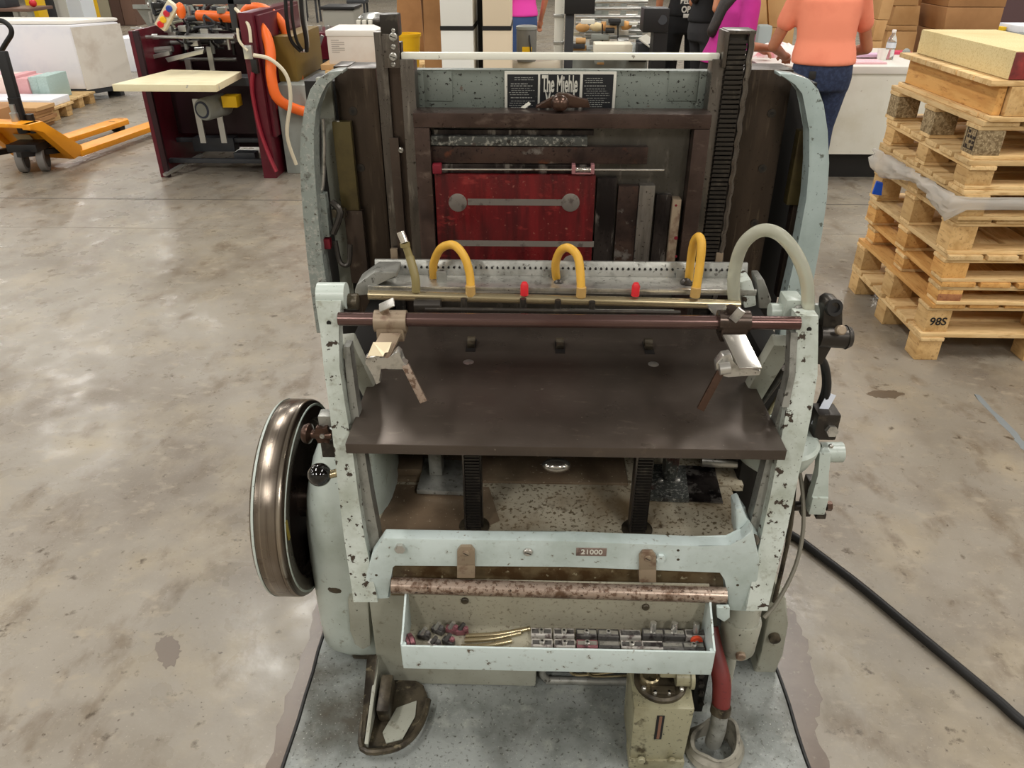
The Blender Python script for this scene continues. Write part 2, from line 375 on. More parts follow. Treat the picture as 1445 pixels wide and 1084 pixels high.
# ================================================================== the room
def struct(b, name, m):
    o = b.build(name, m); o['kind'] = 'structure'; return o
FLOOR = struct(B().box(-17, 17, -8, 31, -0.2, 0), 'floor', M['floor'])
for k, v in enumerate((281, 322)):
    yj = at(200, v, Z=0).y
    B().box(-12, 12, yj - (.008, .004)[k], yj + (.008, .004)[k], -.001, .0006).build('floor_joint', mat('joint_filler_%d' % k, ((92, 86, 78), (126, 118, 107))[k], .7), FLOOR)
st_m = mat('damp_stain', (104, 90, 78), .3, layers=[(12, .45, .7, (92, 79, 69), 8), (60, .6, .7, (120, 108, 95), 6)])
def stain(pix, m):
    rs = random.Random(len(pix)); P = []
    for i, (u, v) in enumerate(pix):
        u2, v2 = pix[(i + 1) % len(pix)]
        for k in range(6):
            q = at(u + (u2 - u) * k / 6, v + (v2 - v) * k / 6, Z=.0005)
            P.append(q + Vector((rs.uniform(-.006, .006), rs.uniform(-.006, .006), 0)))
    B().prism(P, (0, 0, -.0015)).build('floor_stain', m, FLOOR)
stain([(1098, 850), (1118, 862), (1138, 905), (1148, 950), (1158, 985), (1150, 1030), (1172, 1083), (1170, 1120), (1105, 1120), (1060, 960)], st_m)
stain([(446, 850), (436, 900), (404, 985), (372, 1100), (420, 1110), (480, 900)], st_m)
stain([(1222, 556), (1236, 551), (1262, 551), (1278, 556), (1262, 562), (1236, 561)], mat('oil_spot', (96, 84, 70), .35))
stain([(222, 905), (236, 897), (252, 904), (256, 918), (246, 938), (232, 944), (222, 930)], mat('grey_spot', (118, 107, 97), .35))
stain([(1374, 556), (1382, 558), (1445, 622), (1460, 640), (1448, 640), (1430, 618)], mat('blue_chalk', (128, 134, 136), .6))
struct(B().box(-17, 17, 31, 31.2, 0, CEIL), 'wall_back', M['wall'])
struct(B().box(-17.2, -17, -8, 31, 0, CEIL), 'wall_left', M['wall'])
struct(B().box(17, 17.2, -8, 31, 0, CEIL), 'wall_right', M['wall'])
struct(B().box(-17, 17, -8.2, -8, 0, CEIL), 'wall_front', M['wall'])
struct(B().box(-17.2, 17.2, -8.2, 31.2, CEIL, CEIL + 0.2), 'ceiling', M['ceiling'])

# ================================================================== the printing press
PR = empty('printing_press', (0.067, 1.5, 0), 'pale green cast-iron vertical letterpress with dark feed table and flywheel', 'printing press')
def part(b, name, m, parent=PR, label=None, smooth=38):
    return b.build(name, M[m] if isinstance(m, str) else m, parent, label, smooth)
def screw(u, v, Y, r, parent, m='silver', hexa=False, name='bolt', slot=True, nrm=(0, -1, 0)):
    p = at(u, v, Y=Y); n = Vector(nrm).normalized()
    b = B()
    if hexa: b.cyl(p - n * .002, p + n * r * 0.8, r, seg=6)
    else:
        b.lathe(p - n * .002, n, [(r, 0), (r, r * .45 + .002), (r * .8, r * .7 + .002)], 16)
    o = part(b, name, m, parent)
    if slot and not hexa:
        q = p + n * r * .7
        part(B().bar(q + Vector((-r * .7, 0, r * .25)), q + Vector((r * .7, 0, -r * .25)), r * .2, r * .12, up=n), 'slot', 'black', o)
    return o

# ---------------------------------------------------------------- base
zt = 0.455
xl, xr = at(524, 880, Y=1.27).x, at(1012, 880, Y=1.27).x
xm = at(757, 950, Y=1.27).x
body = part(B().box(xl, xm, 1.27, 2.0, 0.004, zt, .008).box(xm + .001, xr, 1.271, 2.0, 0.085, zt, .004), 'base_body', 'body')
part(B().box(xm + .001, xr - .001, 1.315, 2.0, .004, .0845), 'base_recess', 'gap')  # black fill paints the darkness inside the recess
part(B().pbox(760, 930, 885, 946, 1.262, .02, .002), 'skirt_panel', 'body')
part(B().tube([at(770, 960, Y=1.285), at(890, 962, Y=1.285)], .010, 10).tube([at(766, 940, Y=1.285), at(766, 952, Y=1.285), at(774, 960, Y=1.285)], .009, 10), 'oil_pipe', 'cast_grey')
part(B().tube([at(805, 942, Y=1.28), at(808, 951, Y=1.28), at(830, 952, Y=1.28), at(890, 945, Y=1.28)], .004, 8), 'thin_oil_pipe', 'brass')
part(B().tube([at(830, 942, Y=1.275), at(836, 954, Y=1.275), at(890, 953, Y=1.275)], .003, 8), 'thin_oil_pipe', 'brass')
# deck over the base, left part brown with oil, right part cream
dx = at(700, 720, Z=.47).x
deck = part(B().box(xl - .008, xr + .045, 1.255, 1.48, zt, .47, .003), 'deck', 'deck')
part(B().box(xl - .008, .24, 1.482, 1.80, zt, .474, .002), 'rear_deck', 'deck_brown')
part(B().box(.2405, xr + .075, 1.482, 1.80, zt, .474, .002), 'rear_deck', 'deck')
part(B().prism([at(u, v, Z=.4705) for u, v in ((527, 753), (662, 756), (705, 735), (690, 688), (560, 684))], (0, 0, .0015)), 'oil_stain', 'deck_brown', deck)
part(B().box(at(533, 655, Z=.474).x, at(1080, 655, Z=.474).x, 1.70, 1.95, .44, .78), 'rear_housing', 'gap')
part(B().pprism([(1005, 780), (1045, 770), (1075, 700), (1092, 660), (1096, 700), (1075, 790), (1040, 800)], 1.42, .03), 'splash_guard', 'deck')
# sliding brackets under the feed table
def bracket(pix, post, m1):
    b = B().zprism(pix, .478, .012, .002)
    o = part(b, 'slide_plate', m1)
    for (u, v, h) in post:
        p = at(u, v, Z=.49)
        part(B().box(p.x - .016, p.x + .016, p.y, p.y + .04, .49, .49 + h, .004), 'slide_post', m1, o)
    return o
sp1 = bracket([(588, 697), (655, 700), (652, 655), (600, 652)], [(615, 672, .2)], 'cast_grey')
sp2 = bracket([(914, 707), (972, 710), (966, 662), (918, 660)], [(946, 678, .2)], 'furn_speck')
for u, v in ((932, 679), (956, 678)):
    p = at(u, v, Z=.491); part(B().lathe(p, (0, 0, 1), [(.007, 0), (.007, .004), (.004, .007)], 12), 'bolt', 'silver', sp2)
part(B().zprism([(960, 707), (1020, 711), (1008, 660), (962, 658)], .475, .003), 'black_strip_plate', 'furn_dark')
part(B().zprism([(556, 671), (596, 672), (598, 652), (562, 650)], .475, .02, .002), 'block_plate', 'deck_brown')
part(B().ball(at(785, 657, Z=.50), .036, 16, (1, .6, .5)), 'grease_cup', 'bright', label='shiny metal grease cup')
part(B().cyl(at(990, 652, Z=.5), at(1045, 655, Z=.5), .012), 'cross_pin', 'silver')
part(B().cyl(at(520, 676, Y=1.5), at(552, 676, Y=1.5), .02, seg=8).box(at(530, 690, Y=1.5).x, at(546, 690, Y=1.5).x, 1.49, 1.53, .49, .57, .003), 'slide_knob', 'rack')

# ---------------------------------------------------------------- feet
foot_pix = [(526, 938), (560, 948), (598, 972), (604, 988), (597, 1015), (580, 1042), (552, 1058), (512, 1057), (514, 1010)]
ft = part(B().zprism(foot_pix, .006, .012), 'foot', 'grease', label='black oily cast foot with raised rim')
part(B().zprism([(545, 1050), (568, 1044), (586, 1012), (588, 990), (560, 1000), (540, 1035)], .019, .003), 'pad', 'body', ft)
part(B().tube([at(u, v, Z=.03) for u, v in foot_pix[3:] ], .008, 8, 4), 'rim', 'grease', ft)
part(B().prism([at(529, 925, Y=1.26), at(513, 1052, Z=.015), at(508, 1052, Z=.03), at(518, 925, Y=1.26)], (.006, 0, 0)), 'rib', 'grease', ft)
part(B().prism([at(530, 930, Y=1.26), at(514, 1050, Z=.035), at(514, 1056, Z=.012), Vector((at(530, 930, Y=1.26).x, 1.27, .012))], (.009, 0, 0), .002), 'rib', 'body', ft)
part(B().rbox(at(545, 985, Z=.05), (.03, .09, .06), (R(14), 0, 0), .008), 'boss', 'grease', ft)
part(B().pprism([(490, 845), (520, 848), (523, 912), (512, 918), (500, 910), (494, 890)], 1.30, .4, .006), 'side_frame_foot', 'body')
part(B().box(-.445, -.32, 1.34, 1.9, .004, .10, .01), 'base_skirt', 'grease')

# ---------------------------------------------------------------- side frames behind
part(B().box(-.405, -.345, 1.47, 2.0, .10, .82, .01), 'side_frame', 'gap')
part(B().box(.505, .565, 1.50, 2.0, .0, .82, .01), 'side_frame', 'gap')
part(B().pprism([(1083, 855), (1100, 838), (1110, 845), (1112, 880), (1104, 925), (1092, 958), (1066, 968), (1062, 955), (1075, 920)], 1.33, .45, .008), 'side_frame_foot', 'body')
p = at(1092, 898, Y=1.33)
part(B().lathe(p, (0, -1, 0), [(.014, -.01), (.014, .012), (.008, .014)], 12), 'bolt', 'grease')

# ---------------------------------------------------------------- gear guard (bulged casing on the left)
b = B()
rings = []
for u, v, hd in ((462, 600, .05), (446, 628, .10), (434, 660, .13), (427, 700, .15), (427, 740, .155), (432, 785, .155), (439, 830, .15), (446, 875, .145), (451, 900, .14), (464, 912, .12)):
    q = at(u, v, Y=1.38)
    xr_ = -.315
    cx, hw = (q.x + xr_) / 2, (xr_ - q.x) / 2
    ring_ = []
    for j in range(28):
        a = 2 * math.pi * j / 28
        ca, sa = math.cos(a), math.sin(a)
        ex = 0.7
        ring_.append(b.bm.verts.new((cx + hw * math.copysign(abs(ca) ** ex, ca), 1.47 + hd * math.copysign(abs(sa) ** ex, sa), q.z)))
    rings.append(ring_)
b.skin(rings)
guard = part(b, 'gear_guard', 'paint', label='bulged pale green gear casing', smooth=60)
part(B().ball(at(475, 831, Y=1.325), .022, 12, (1, .4, .6)).ball(at(484, 820, Y=1.325), .013, 10, (1, .4, .8)), 'grease_patch', 'grease', guard)

# ---------------------------------------------------------------- flywheel
WX = at(392, 700, Y=1.27).x
cw = Vector((0, 1.49, .413)); RW = .24
o_ = Vector((WX, cw.y, cw.z)); T = .078
fw = part(B().lathe(o_, (-1, 0, 0), [(RW - .012, 0), (RW - .004, .004), (RW, .012), (RW, .062), (RW - .003, .070), (RW - .010, T), (RW - .05, T), (RW - .06, .05), (.05, .045), (.05, .03), (RW - .058, .03), (RW - .045, 0)], 72, cap=False, close=True), 'flywheel', 'wheel', label='heavy iron flywheel with polished rim')
part(B().lathe(o_ + Vector((.0005, 0, 0)), (-1, 0, 0), [(RW - .016, 0), (RW - .011, -.001), (RW - .010, .003), (RW - .016, .004)], 72, cap=False, close=True), 'rim_edge', 'paint', fw)
part(B().lathe(o_ + Vector((.002, 0, 0)), (-1, 0, 0), [(RW - .045, .004), (RW - .016, .002), (RW - .016, .006), (RW - .045, .008)], 72, cap=False, close=True), 'inner_rim', 'black', fw)
part(B().lathe(o_ + Vector((.03, 0, 0)), (-1, 0, 0), [(.05, 0), (.05, .1)], 24), 'hub', 'steel_dark', fw)
part(B().lathe(o_ + Vector((-.028, 0, 0)), (-1, 0, 0), [(RW - .059, 0), (RW - .059, .004)], 48), 'web', 'steel_dark', fw)
part(B().lathe(o_ + Vector((-.066, 0, 0)), (-1, 0, 0), [(RW + .0005, 0), (RW - .002, .006), (RW - .004, .006), (RW - .004, 0)], 72, cap=False, close=True), 'outer_edge', 'paint', fw)
q = at(386, 748, Y=1.31)
part(B().rbox((WX + .001, 1.285, at(386, 748, Y=1.285).z), (.003, .01, .05)), 'mark', mat('yellow_mark', (150, 132, 50), .6), fw)
# shaft into the guard
part(B().cyl((WX + .03, 1.49, .413), (-.42, 1.49, .413), .03), 'shaft', 'steel_dark')

# ---------------------------------------------------------------- lever with ball, hand knobs
pb = at(451, 670, Y=1.22)
part(B().ball(pb, .0235, 28), 'ball_knob', 'ball_black', label='glossy black ball on a lever')
part(B().cyl(pb + Vector((.018, .0, 0)), pb + Vector((.06, .02, 0)), .0085), 'lever_shank', 'brass')
pk = at(436, 612, Y=1.30)
kn = part(B().lathe(pk, (1, -.15, 0), [(.006, -.012), (.018, -.010), (.021, -.004), (.021, .002), (.010, .008), (.007, .03), (.007, .05)], 24), 'hand_knob', 'bronze')
b = B(); pk2 = at(455, 615, Y=1.29); pts = []
for j in range(24):
    a = 2 * math.pi * j / 24; rr = .019 + .0035 * math.cos(a * 6)
    pts.append(pk2 + Vector((rr * math.cos(a), 0, rr * math.sin(a))))
b.prism(pts, (0, .012, 0), .001)
star = part(b, 'star_knob', 'bronze', label='dark bronze scalloped knob')
part(B().lathe(pk2, (0, -1, 0), [(.005, -.002), (.005, .004), (.003, .005)], 12), 'knob_pin', 'silver', star)
part(B().pbox(449, 588, 470, 604, 1.30, .03, .003), 'knob_bracket', 'cast_grey')
part(B().pbox(453, 622, 472, 646, 1.30, .03, .003), 'knob_bracket', 'rack')

# ---------------------------------------------------------------- arms carrying the feed
def yv(v): return 1.30 + (v - 430) / 420 * -.145
LA = [(463, 425, 36), (465, 470, 26), (468, 520, 22), (476, 575, 23), (485, 640, 26), (492, 700, 27), (500, 760, 29), (510, 815, 32), (516, 850, 34)]
RA = [(1140, 446, 30), (1138, 490, 33), (1136, 530, 35), (1127, 585, 36), (1116, 640, 35), (1104, 700, 34), (1091, 760, 34), (1078, 815, 32), (1068, 862, 30)]
arm_l = part(B().ribbon([(u, v, w, yv(v)) for u, v, w in LA], .035, .004), 'feed_arm', 'paint_arm', smooth=50)
arm_r = part(B().ribbon([(u, v, w, yv(v)) for u, v, w in RA], .035, .004), 'feed_arm', 'paint_arm', smooth=50)
part(B().ribbon([(489, 490, 9, yv(490) + .02), (497, 560, 11, yv(560) + .02), (505, 620, 13, yv(620) + .02), (516, 700, 16, yv(700) + .02), (527, 765, 18, yv(765) + .02), (534, 800, 14, yv(800) + .02)], .03, .002), 'arm_rib', 'cast_grey', arm_l)
part(B().ribbon([(1112, 560, 14, yv(560) + .02), (1101, 610, 20, yv(610) + .02), (1085, 680, 22, yv(680) + .02), (1066, 760, 24, yv(760) + .02), (1050, 830, 22, yv(830) + .02)], .03, .002), 'arm_rib', 'cast_grey', arm_r)
part(B().ribbon([(1121, 470, 10, yv(470) - .003), (1118, 530, 9, yv(530) - .003), (1108, 575, 10, yv(575) - .003)], .03, .002), 'arm_rib', 'cast_grey', arm_r)
part(B().cyl(at(450, 417, Y=1.33), at(489, 417, Y=1.33), .025, seg=24), 'pivot_boss', 'paint', arm_l)
part(B().cyl(at(489, 426, Y=1.34), at(505, 426, Y=1.34), .016, seg=16), 'pivot_pin', 'grease', arm_l)
part(B().bar(at(488, 478, Y=1.34), at(528, 560, Y=1.42), .034, .03, up=(0, 1, .3), bev=.005), 'brace', 'body', arm_l)
part(B().bar(at(1105, 480, Y=1.35), at(1058, 560, Y=1.43), .042, .03, up=(0, 1, .3), bev=.005), 'brace', 'body', arm_r)
for u, v, o in ((464, 456, arm_l), (1142, 465, arm_r)):
    q = at(u, v, Y=yv(v) - .0006); part(B().cyl(q, q + Vector((0, .004, 0)), .0045, seg=12), 'oil_hole', 'black', o)
for k, pts in enumerate((((1068, 575), (1108, 520)), ((1080, 590), (1112, 540)))):
    part(B().cyl(at(*pts[0], Y=1.45), at(*pts[1], Y=1.38), (.009, .006)[k], seg=12), 'link_rod', ('rack', 'brass')[k])
part(B().cyl(at(505, 590, Y=1.4), at(516, 590, Y=1.4), .012), 'stop_pin', 'cast_grey')

# ---------------------------------------------------------------- front crossbar, rail, clips
CY = 1.165
cb = part(B().pprism([(541, 760), (800, 764), (985, 771), (1030, 772), (1050, 762), (1062, 745), (1072, 790), (1066, 864), (1027, 862), (1026, 818), (1018, 806), (800, 800), (556, 796), (551, 800), (550, 845), (519, 847), (516, 815), (524, 785)], CY, .03, .0045), 'front_crossbar', 'paint_blue', label='pale blue cast crossbar')
part(B().pbox(550, 792, 1027, 845, CY + .03, .03), 'crossbar_web', 'recess', cb)
rl = part(B().cyl(at(553, 826, Y=1.155), at(1024, 840, Y=1.155), .0165, seg=24), 'paper_rail', 'rail', label='worn pinkish steel rail')
for u0, u1, v0, v1 in ((645, 670, 772, 816), (902, 926, 779, 822)):
    uc = (u0 + u1) / 2
    ck = part(B().pprism([(u0, v0 + 6), (u0 + 5, v0), (u1 - 5, v0), (u1, v0 + 6), (u1, v1 - 18), (u0, v1 - 18)], CY - .008, .008, .001).pprism([(u0, v1 - 18), (u1, v1 - 18), (u1, v1), (u0, v1)], CY - .008, .03, .001), 'rail_clip', 'clip', cb)
    q = at(uc, v0 + 9, Y=CY - .008)
    part(B().lathe(q, (0, -1, 0), [(.0075, -.001), (.0075, .002), (.006, .003)], 16), 'clip_screw', 'clip', cb)
    part(B().bar(q + Vector((-.005, -.0032, .003)), q + Vector((.005, -.0032, -.003)), .0014, .0008, up=(0, 1, 0)), 'clip_screw_slot', 'black', cb)
screw(565, 772, CY, .011, cb, 'silver', True)
screw(745, 778, CY, .0095, cb, 'silver')
screw(932, 786, CY, .0095, cb, 'paint_blue', True)
for u, v in ((957, 777), (957, 790), (1041, 826), (531, 812)):
    q = at(u, v, Y=CY - .0005); part(B().cyl(q, q + Vector((0, .003, 0)), .003, seg=10), 'plug', 'grease', cb)
nb = part(B().pbox(813, 774, 856, 785, CY - .0015, .004, .0005), 'number_plate', mat('number_plate_iron', (122, 104, 96), .5, layers=[(60, .5, .6, (90, 74, 68), 5)]), cb)
text_mesh('number', '21000', .0165, M['plate_silver'], nb, at(835, 779.5, Y=CY - .0022), (R(90), 0, 0), sx=1.05, bold=.0003)
# casting lug on the right
part(B().pprism([(1038, 720), (1048, 716), (1056, 740), (1068, 752), (1076, 768), (1062, 800), (1046, 790), (1040, 760)], CY + .03, .05, .006), 'arm_lug', 'paint_blue', cb)
part(B().cyl(at(1063, 762, Y=CY + .02), at(1063, 762, Y=CY + .08), .012), 'lug_pin', 'grease', cb)
part(B().pprism([(1012, 858), (1030, 858), (1030, 872), (1022, 878), (1012, 872)], 1.13, .01, .002), 'hook_plate', 'paint_blue', cb)

# ---------------------------------------------------------------- tool tray
TX0, TX1 = at(566, 906, Y=1.06).x, at(1009, 918, Y=1.06).x
TZ = .332; TL = .385
b = B()
w = .004
b.box(TX0, TX1, 1.06, 1.165, TZ - w, TZ)
tray = part(b, 'tool_tray', 'tray_in', label='shallow open tray of dusty enamel')
part(B().box(TX0, TX1, 1.056, 1.061, TZ - .012, TL, .002), 'tray_front', 'paint_blue', tray)
part(B().box(TX0, TX1, 1.163, 1.168, TZ - .004, .46), 'tray_back', 'tray_in', tray)
for x in (TX0, TX1):
    part(B().prism([(x - .002, 1.0605, TZ - .008), (x - .002, 1.0605, TL), (x - .002, 1.085, TL + .012), (x - .002, 1.163, .455), (x - .002, 1.163, TZ - .008)], (.004, 0, 0), .001), 'tray_side', 'paint_blue', tray)
    s_ = 1 if x < 0 else -1
    part(B().cyl((x + s_ * .004, 1.065, TZ), (x + s_ * .004, 1.065, TL - .002), .005, seg=10), 'tray_corner', 'paint_blue', tray)
for u, v in ((656, 847), (911, 856)):
    screw(u, v, 1.163, .008, tray, 'grease', False, 'tray_bolt', False)

# ---------------------------------------------------------------- feed table and its racks
TB0, TB1 = -.341, .474
ft_ = part(B().box(TB0, TB1, 1.172, 1.68, .768, .79, .002), 'feed_table', 'table_steel', label='dark oiled steel feed table')
for u, v in ((665, 488), (790, 490), (915, 491)):
    p = at(u, v, Z=.7905)
    part(B().box(p.x - .011, p.x + .011, p.y - .03, p.y + .032, .7885, .7912), 'table_slot', 'black', ft_)
    part(B().cyl((p.x - .009, p.y + .012, .797), (p.x + .009, p.y + .012, .797), .011, seg=12).box(p.x - .009, p.x + .009, p.y - .012, p.y + .012, .79, .802, .002), 'sheet_stop', 'grease', ft_)
for u, v in ((661, 511), (922, 514)):
    p = at(u, v, Z=.79); part(B().lathe(p - Vector((0, 0, .001)), (0, 0, 1), [(.012, 0), (.012, .0012), (.009, .0018)], 20), 'disc_plug', 'silver', ft_)
for u0, u1 in ((654, 680), (893, 919)):
    xa, xb_ = at(u0, 690, Y=1.31).x, at(u1, 690, Y=1.31).x
    b = B().box(xa, xb_, 1.312, 1.335, .455, .768)
    z = .475
    while z < .766:
        b.box(xa + .005, xb_ - .004, 1.303, 1.313, z, z + .0042); z += .0078
    rk = part(b, 'toothed_rack', 'rack')
    part(B().box(xa, xa + .004, 1.302, 1.313, .47, .768), 'rack_flange', 'grey_steel', rk)
    c = Vector(((xa + xb_) / 2, 1.32, .471))
    part(B().lathe(c, (0, 0, 1), [(.034, -.001), (.034, .002), (.028, .004)], 28), 'rack_collar', 'grease')

# ---------------------------------------------------------------- guide rod, side guides
rod = part(B().cyl(at(478, 450, Y=1.285), at(1128, 456, Y=1.285), .0128, seg=24), 'guide_rod', 'rod_brown')
def side_guide(mir, blk, tab, foot, finger, wing):
    u0, v0, u1, v1 = blk; vm = (v0 + v1) / 2
    ra, rb2 = at(u0, 453, Y=1.285), at(u1, 453, Y=1.285)
    zr = ra.z
    bb = B().cyl((ra.x, 1.285, zr), (rb2.x, 1.285, zr), .0205, seg=28).box(ra.x + .004, rb2.x - .004, 1.266, 1.304, zr - .034, zr, .004)
    bb.cyl((ra.x + .02, 1.285, zr + .012), (ra.x + .02, 1.28, zr + .03), .009, seg=14)
    o = part(bb, 'side_guide', 'clip' if not mir else 'steel_dark')
    m = 'bright' if mir else 'clip'
    part(B().prism([at(u, v, Y=y) for u, v, y in tab], (0, .004, -.006), .001), 'guide_tab', m, o, smooth=20)
    part(B().pprism(foot, 1.215, .02, .003), 'guide_foot', 'silver', o)
    part(B().bar(at(*finger[0], Y=1.215), at(*finger[1], Y=1.20), .014, .01, up=(0, -1, .5), bev=.002), 'guide_finger', 'rail' if not mir else 'bronze', o)
    part(B().bar(at(*wing[0], Y=1.262), at(*wing[1], Y=1.25), .016, .004, up=(0, -1, 1), bev=.0015), 'wing_screw', 'silver', o)
    return o
sg1 = side_guide(False, (529, 437, 574, 474), [(537, 470, 1.262), (566, 470, 1.262), (548, 508, 1.215), (517, 505, 1.215)], [(515, 505), (535, 503), (548, 508), (560, 494), (566, 500), (566, 512), (575, 515), (572, 522), (548, 522), (535, 518), (537, 540), (530, 544), (524, 522), (515, 515)], ((572, 515), (598, 567)), ((536, 435), (556, 426)))
part(B().prism([at(u, v, Y=y) for u, v, y in ((527, 483, 1.238), (553, 483, 1.238), (548, 497, 1.221), (543, 498, 1.22), (541, 503, 1.2145), (519, 502, 1.2145))], (0, -.002, .001)), 'tab_highlight', mat('cream_highlight', (214, 200, 168), .35, .3), sg1)  # cream piece paints a highlight on the left guide tab
sg2 = side_guide(True, (1013, 442, 1057, 474), [(1020, 472, 1.262), (1052, 472, 1.262), (1076, 519, 1.21), (1043, 519, 1.21)], [(1020, 502), (1032, 500), (1036, 516), (1043, 520), (1075, 522), (1072, 530), (1028, 533), (1012, 530), (1010, 514)], ((1017, 524), (988, 578)), ((1034, 452), (1047, 437)))
part(B().prism([at(u, v, Y=y) for u, v, y in ((997, 429, 1.36), (1024, 429, 1.36), (1028, 444, 1.30), (1010, 444, 1.30))], (0, 0, -.004)), 'guide_tab', 'bright', sg2)
part(B().cyl(at(1015, 521, Y=1.205), at(1030, 519, Y=1.205), .011, seg=16), 'guide_knob', 'silver', sg2)

# ---------------------------------------------------------------- suction bar, gripper channel, tubes
sb = part(B().cyl(at(520, 416, Y=1.39), at(1044, 430, Y=1.39), .0095, seg=20), 'suction_bar', 'brass')
part(B().cyl(at(585, 431, Y=1.37), at(622, 431, Y=1.37), .012).cyl(at(600, 436, Y=1.36), at(960, 441, Y=1.36), .004), 'piston_rod', 'rack')
for u, v in ((655, 436), (738, 436), (787, 438), (835, 440)):
    p = at(u, v, Y=1.375); part(B().cyl(p + Vector((0, 0, -.02)), p + Vector((0, 0, .022)), .006, seg=12).cyl(p + Vector((0, 0, -.024)), p + Vector((0, 0, -.016)), .008, seg=12), 'sucker', 'rack', sb)
gx0, gx1 = at(523, 405, Y=1.44).x, at(1062, 412, Y=1.44).x
gz = at(790, 414, Y=1.415).z
gc = part(B().box(gx0, gx1, 1.415, 1.50, gz, gz + .006, .002), 'gripper_channel', 'silver', label='silver perforated channel')
part(B().hexa([(gx0, 1.49, gz + .006), (gx1, 1.49, gz + .006), (gx1, 1.498, gz + .006), (gx0, 1.498, gz + .006), (gx0, 1.502, gz + .034), (gx1, 1.502, gz + .034), (gx1, 1.508, gz + .034), (gx0, 1.508, gz + .034)], .001), 'channel_back', 'cast_grey', gc)
part(B().box(gx0, gx1, 1.413, 1.419, gz, gz + .012, .001), 'channel_lip', 'silver', gc)
b = B(); n = 64
for i in range(n):
    x = gx0 + .03 + (gx1 - gx0 - .06) * i / (n - 1)
    b.cyl((x, 1.4935, gz + .021), (x, 1.499, gz + .0215), .0024, seg=6)
part(b, 'perforations', 'black', gc)
part(B().pprism([(500, 412), (503, 402), (528, 384), (560, 384), (560, 392), (530, 400), (522, 416), (502, 418)], 1.42, .06, .004), 'channel_end', 'cast_grey', gc)
part(B().pprism([(1044, 398), (1060, 394), (1066, 412), (1068, 432), (1050, 436), (1047, 416)], 1.415, .06, .005), 'channel_end', 'paint_arm', gc)
part(B().pprism([(1068, 394), (1078, 394), (1084, 410), (1089, 424), (1086, 436), (1071, 436), (1070, 412)], 1.43, .05, .004), 'channel_end', 'cast_grey', gc)
for u0, u1 in ((604, 628), (765, 802), (954, 992)):
    part(B().pbox(u0, 381, u1, 402, 1.482, .004, .001), 'tube_plate', 'cast_grey', gc)
for u, v in ((788, 402), (968, 400)):
    p = at(u, v, Y=1.455); part(B().lathe(p, (0, -1, .4), [(.011, -.01), (.011, .004), (.006, .008)], 12).box(p.x - .004, p.x + .016, p.y - .012, p.y + .005, p.z - .008, p.z + .002, .002), 'clamp_nut', 'rack', gc)
part(B().pbox(616, 384, 630, 404, 1.45, .008, .002), 'gripper_finger', 'cast_grey', gc)
for pts in ([(612, 392), (612, 372), (622, 351), (640, 346), (655, 362), (663, 388), (664, 414)], [(785, 392), (784, 372), (791, 354), (803, 350), (815, 362), (819, 386), (820, 416)], [(972, 394), (975, 366), (979, 343), (986, 334), (990, 346), (987, 378), (981, 416)]):
    n = len(pts)
    o = part(B().tube([at(u, v, Y=1.475 - .085 * i / (n - 1)) for i, (u, v) in enumerate(pts)], .0085, 12), 'amber_tube', 'amber', sb)
    p = at(*pts[-1], Y=1.39)
    part(B().cyl(p + Vector((0, 0, -.004)), p + Vector((0, 0, .016)), .0098, seg=14), 'tube_end', mat('amber_end', (176, 142, 84), .4) if 'amber_end' not in bpy.data.materials else bpy.data.materials['amber_end'], o)
ch = part(B().tube([at(u, v, Y=y) for u, v, y in ((1036, 424, 1.40), (1036, 385, 1.40), (1048, 346, 1.39), (1072, 326, 1.38), (1098, 330, 1.37), (1122, 356, 1.355), (1138, 396, 1.34), (1140, 442, 1.33))], .0122, 16), 'clear_hose', 'clear', sb)
part(B().tube([at(587, 412, Y=1.39), at(586, 392, Y=1.395), at(578, 362, Y=1.41)], .0085, 12), 'olive_hose', 'brass_hose', sb)
part(B().tube([at(579, 366, Y=1.41), at(572, 345, Y=1.415)], .0075, 12).tube([at(572, 348, Y=1.4145), at(571, 343, Y=1.415)], .0098, 12), 'hose_joint', 'brass_hose', sb)
part(B().tube([at(571, 342, Y=1.415), at(565, 327, Y=1.42)], .008, 12), 'chrome_end', 'bright', sb)
for u, v in ((740, 408), (897, 409)):
    p = at(u, v, Y=1.39)
    part(B().lathe(p + Vector((0, 0, -.012)), (0, 0, 1), [(.008, 0), (.008, .02), (.005, .026)], 14), 'red_cap', 'red', sb)
part(B().box(at(622, 437, Y=1.5).x, at(960, 440, Y=1.5).x, 1.56, 1.565, at(790, 441, Y=1.56).z, at(790, 437, Y=1.56).z), 'white_strip', 'white_bar')

# ---------------------------------------------------------------- bed: cavity, slabs, bars, racks
part(B().box(-.545, .665, 1.93, 2.05, .12, 1.31), 'cavity_shade_plate', 'gap')  # dark plate added to paint the bed cavity's shade and close the view through
sl = part(B().pbox(474, 96, 530, 600, 1.80, .10, .004, vr=96), 'bed_slab', 'bed_slab')
part(B().pbox(470, 93, 492, 600, 1.815, .08, .003, vr=96), 'bed_slab_edge', 'bed_slab', sl)
sr = part(B().pbox(1040, 98, 1121, 600, 1.80, .10, .004, vr=98), 'bed_slab', 'bed_slab')
part(B().pbox(1030, 96, 1041, 600, 1.79, .09, .002, vr=98), 'bed_slab_edge', 'steel_dark', sr)
for (u, v), o in (((498, 157), sl), ((509, 237), sl), ((1089, 160), sr), ((1076, 238), sr), ((1065, 315), sr)):
    p = at(u, v, Y=1.799)
    q = part(B().lathe(p, (0, -1, 0), [(.0095, -.003), (.0095, .0012), (.0065, .0015)], 18), 'socket_screw', 'rack', o)
    part(B().cyl(p + Vector((0, -.0022, 0)), p, .0042, seg=6), 'socket', 'black', q)
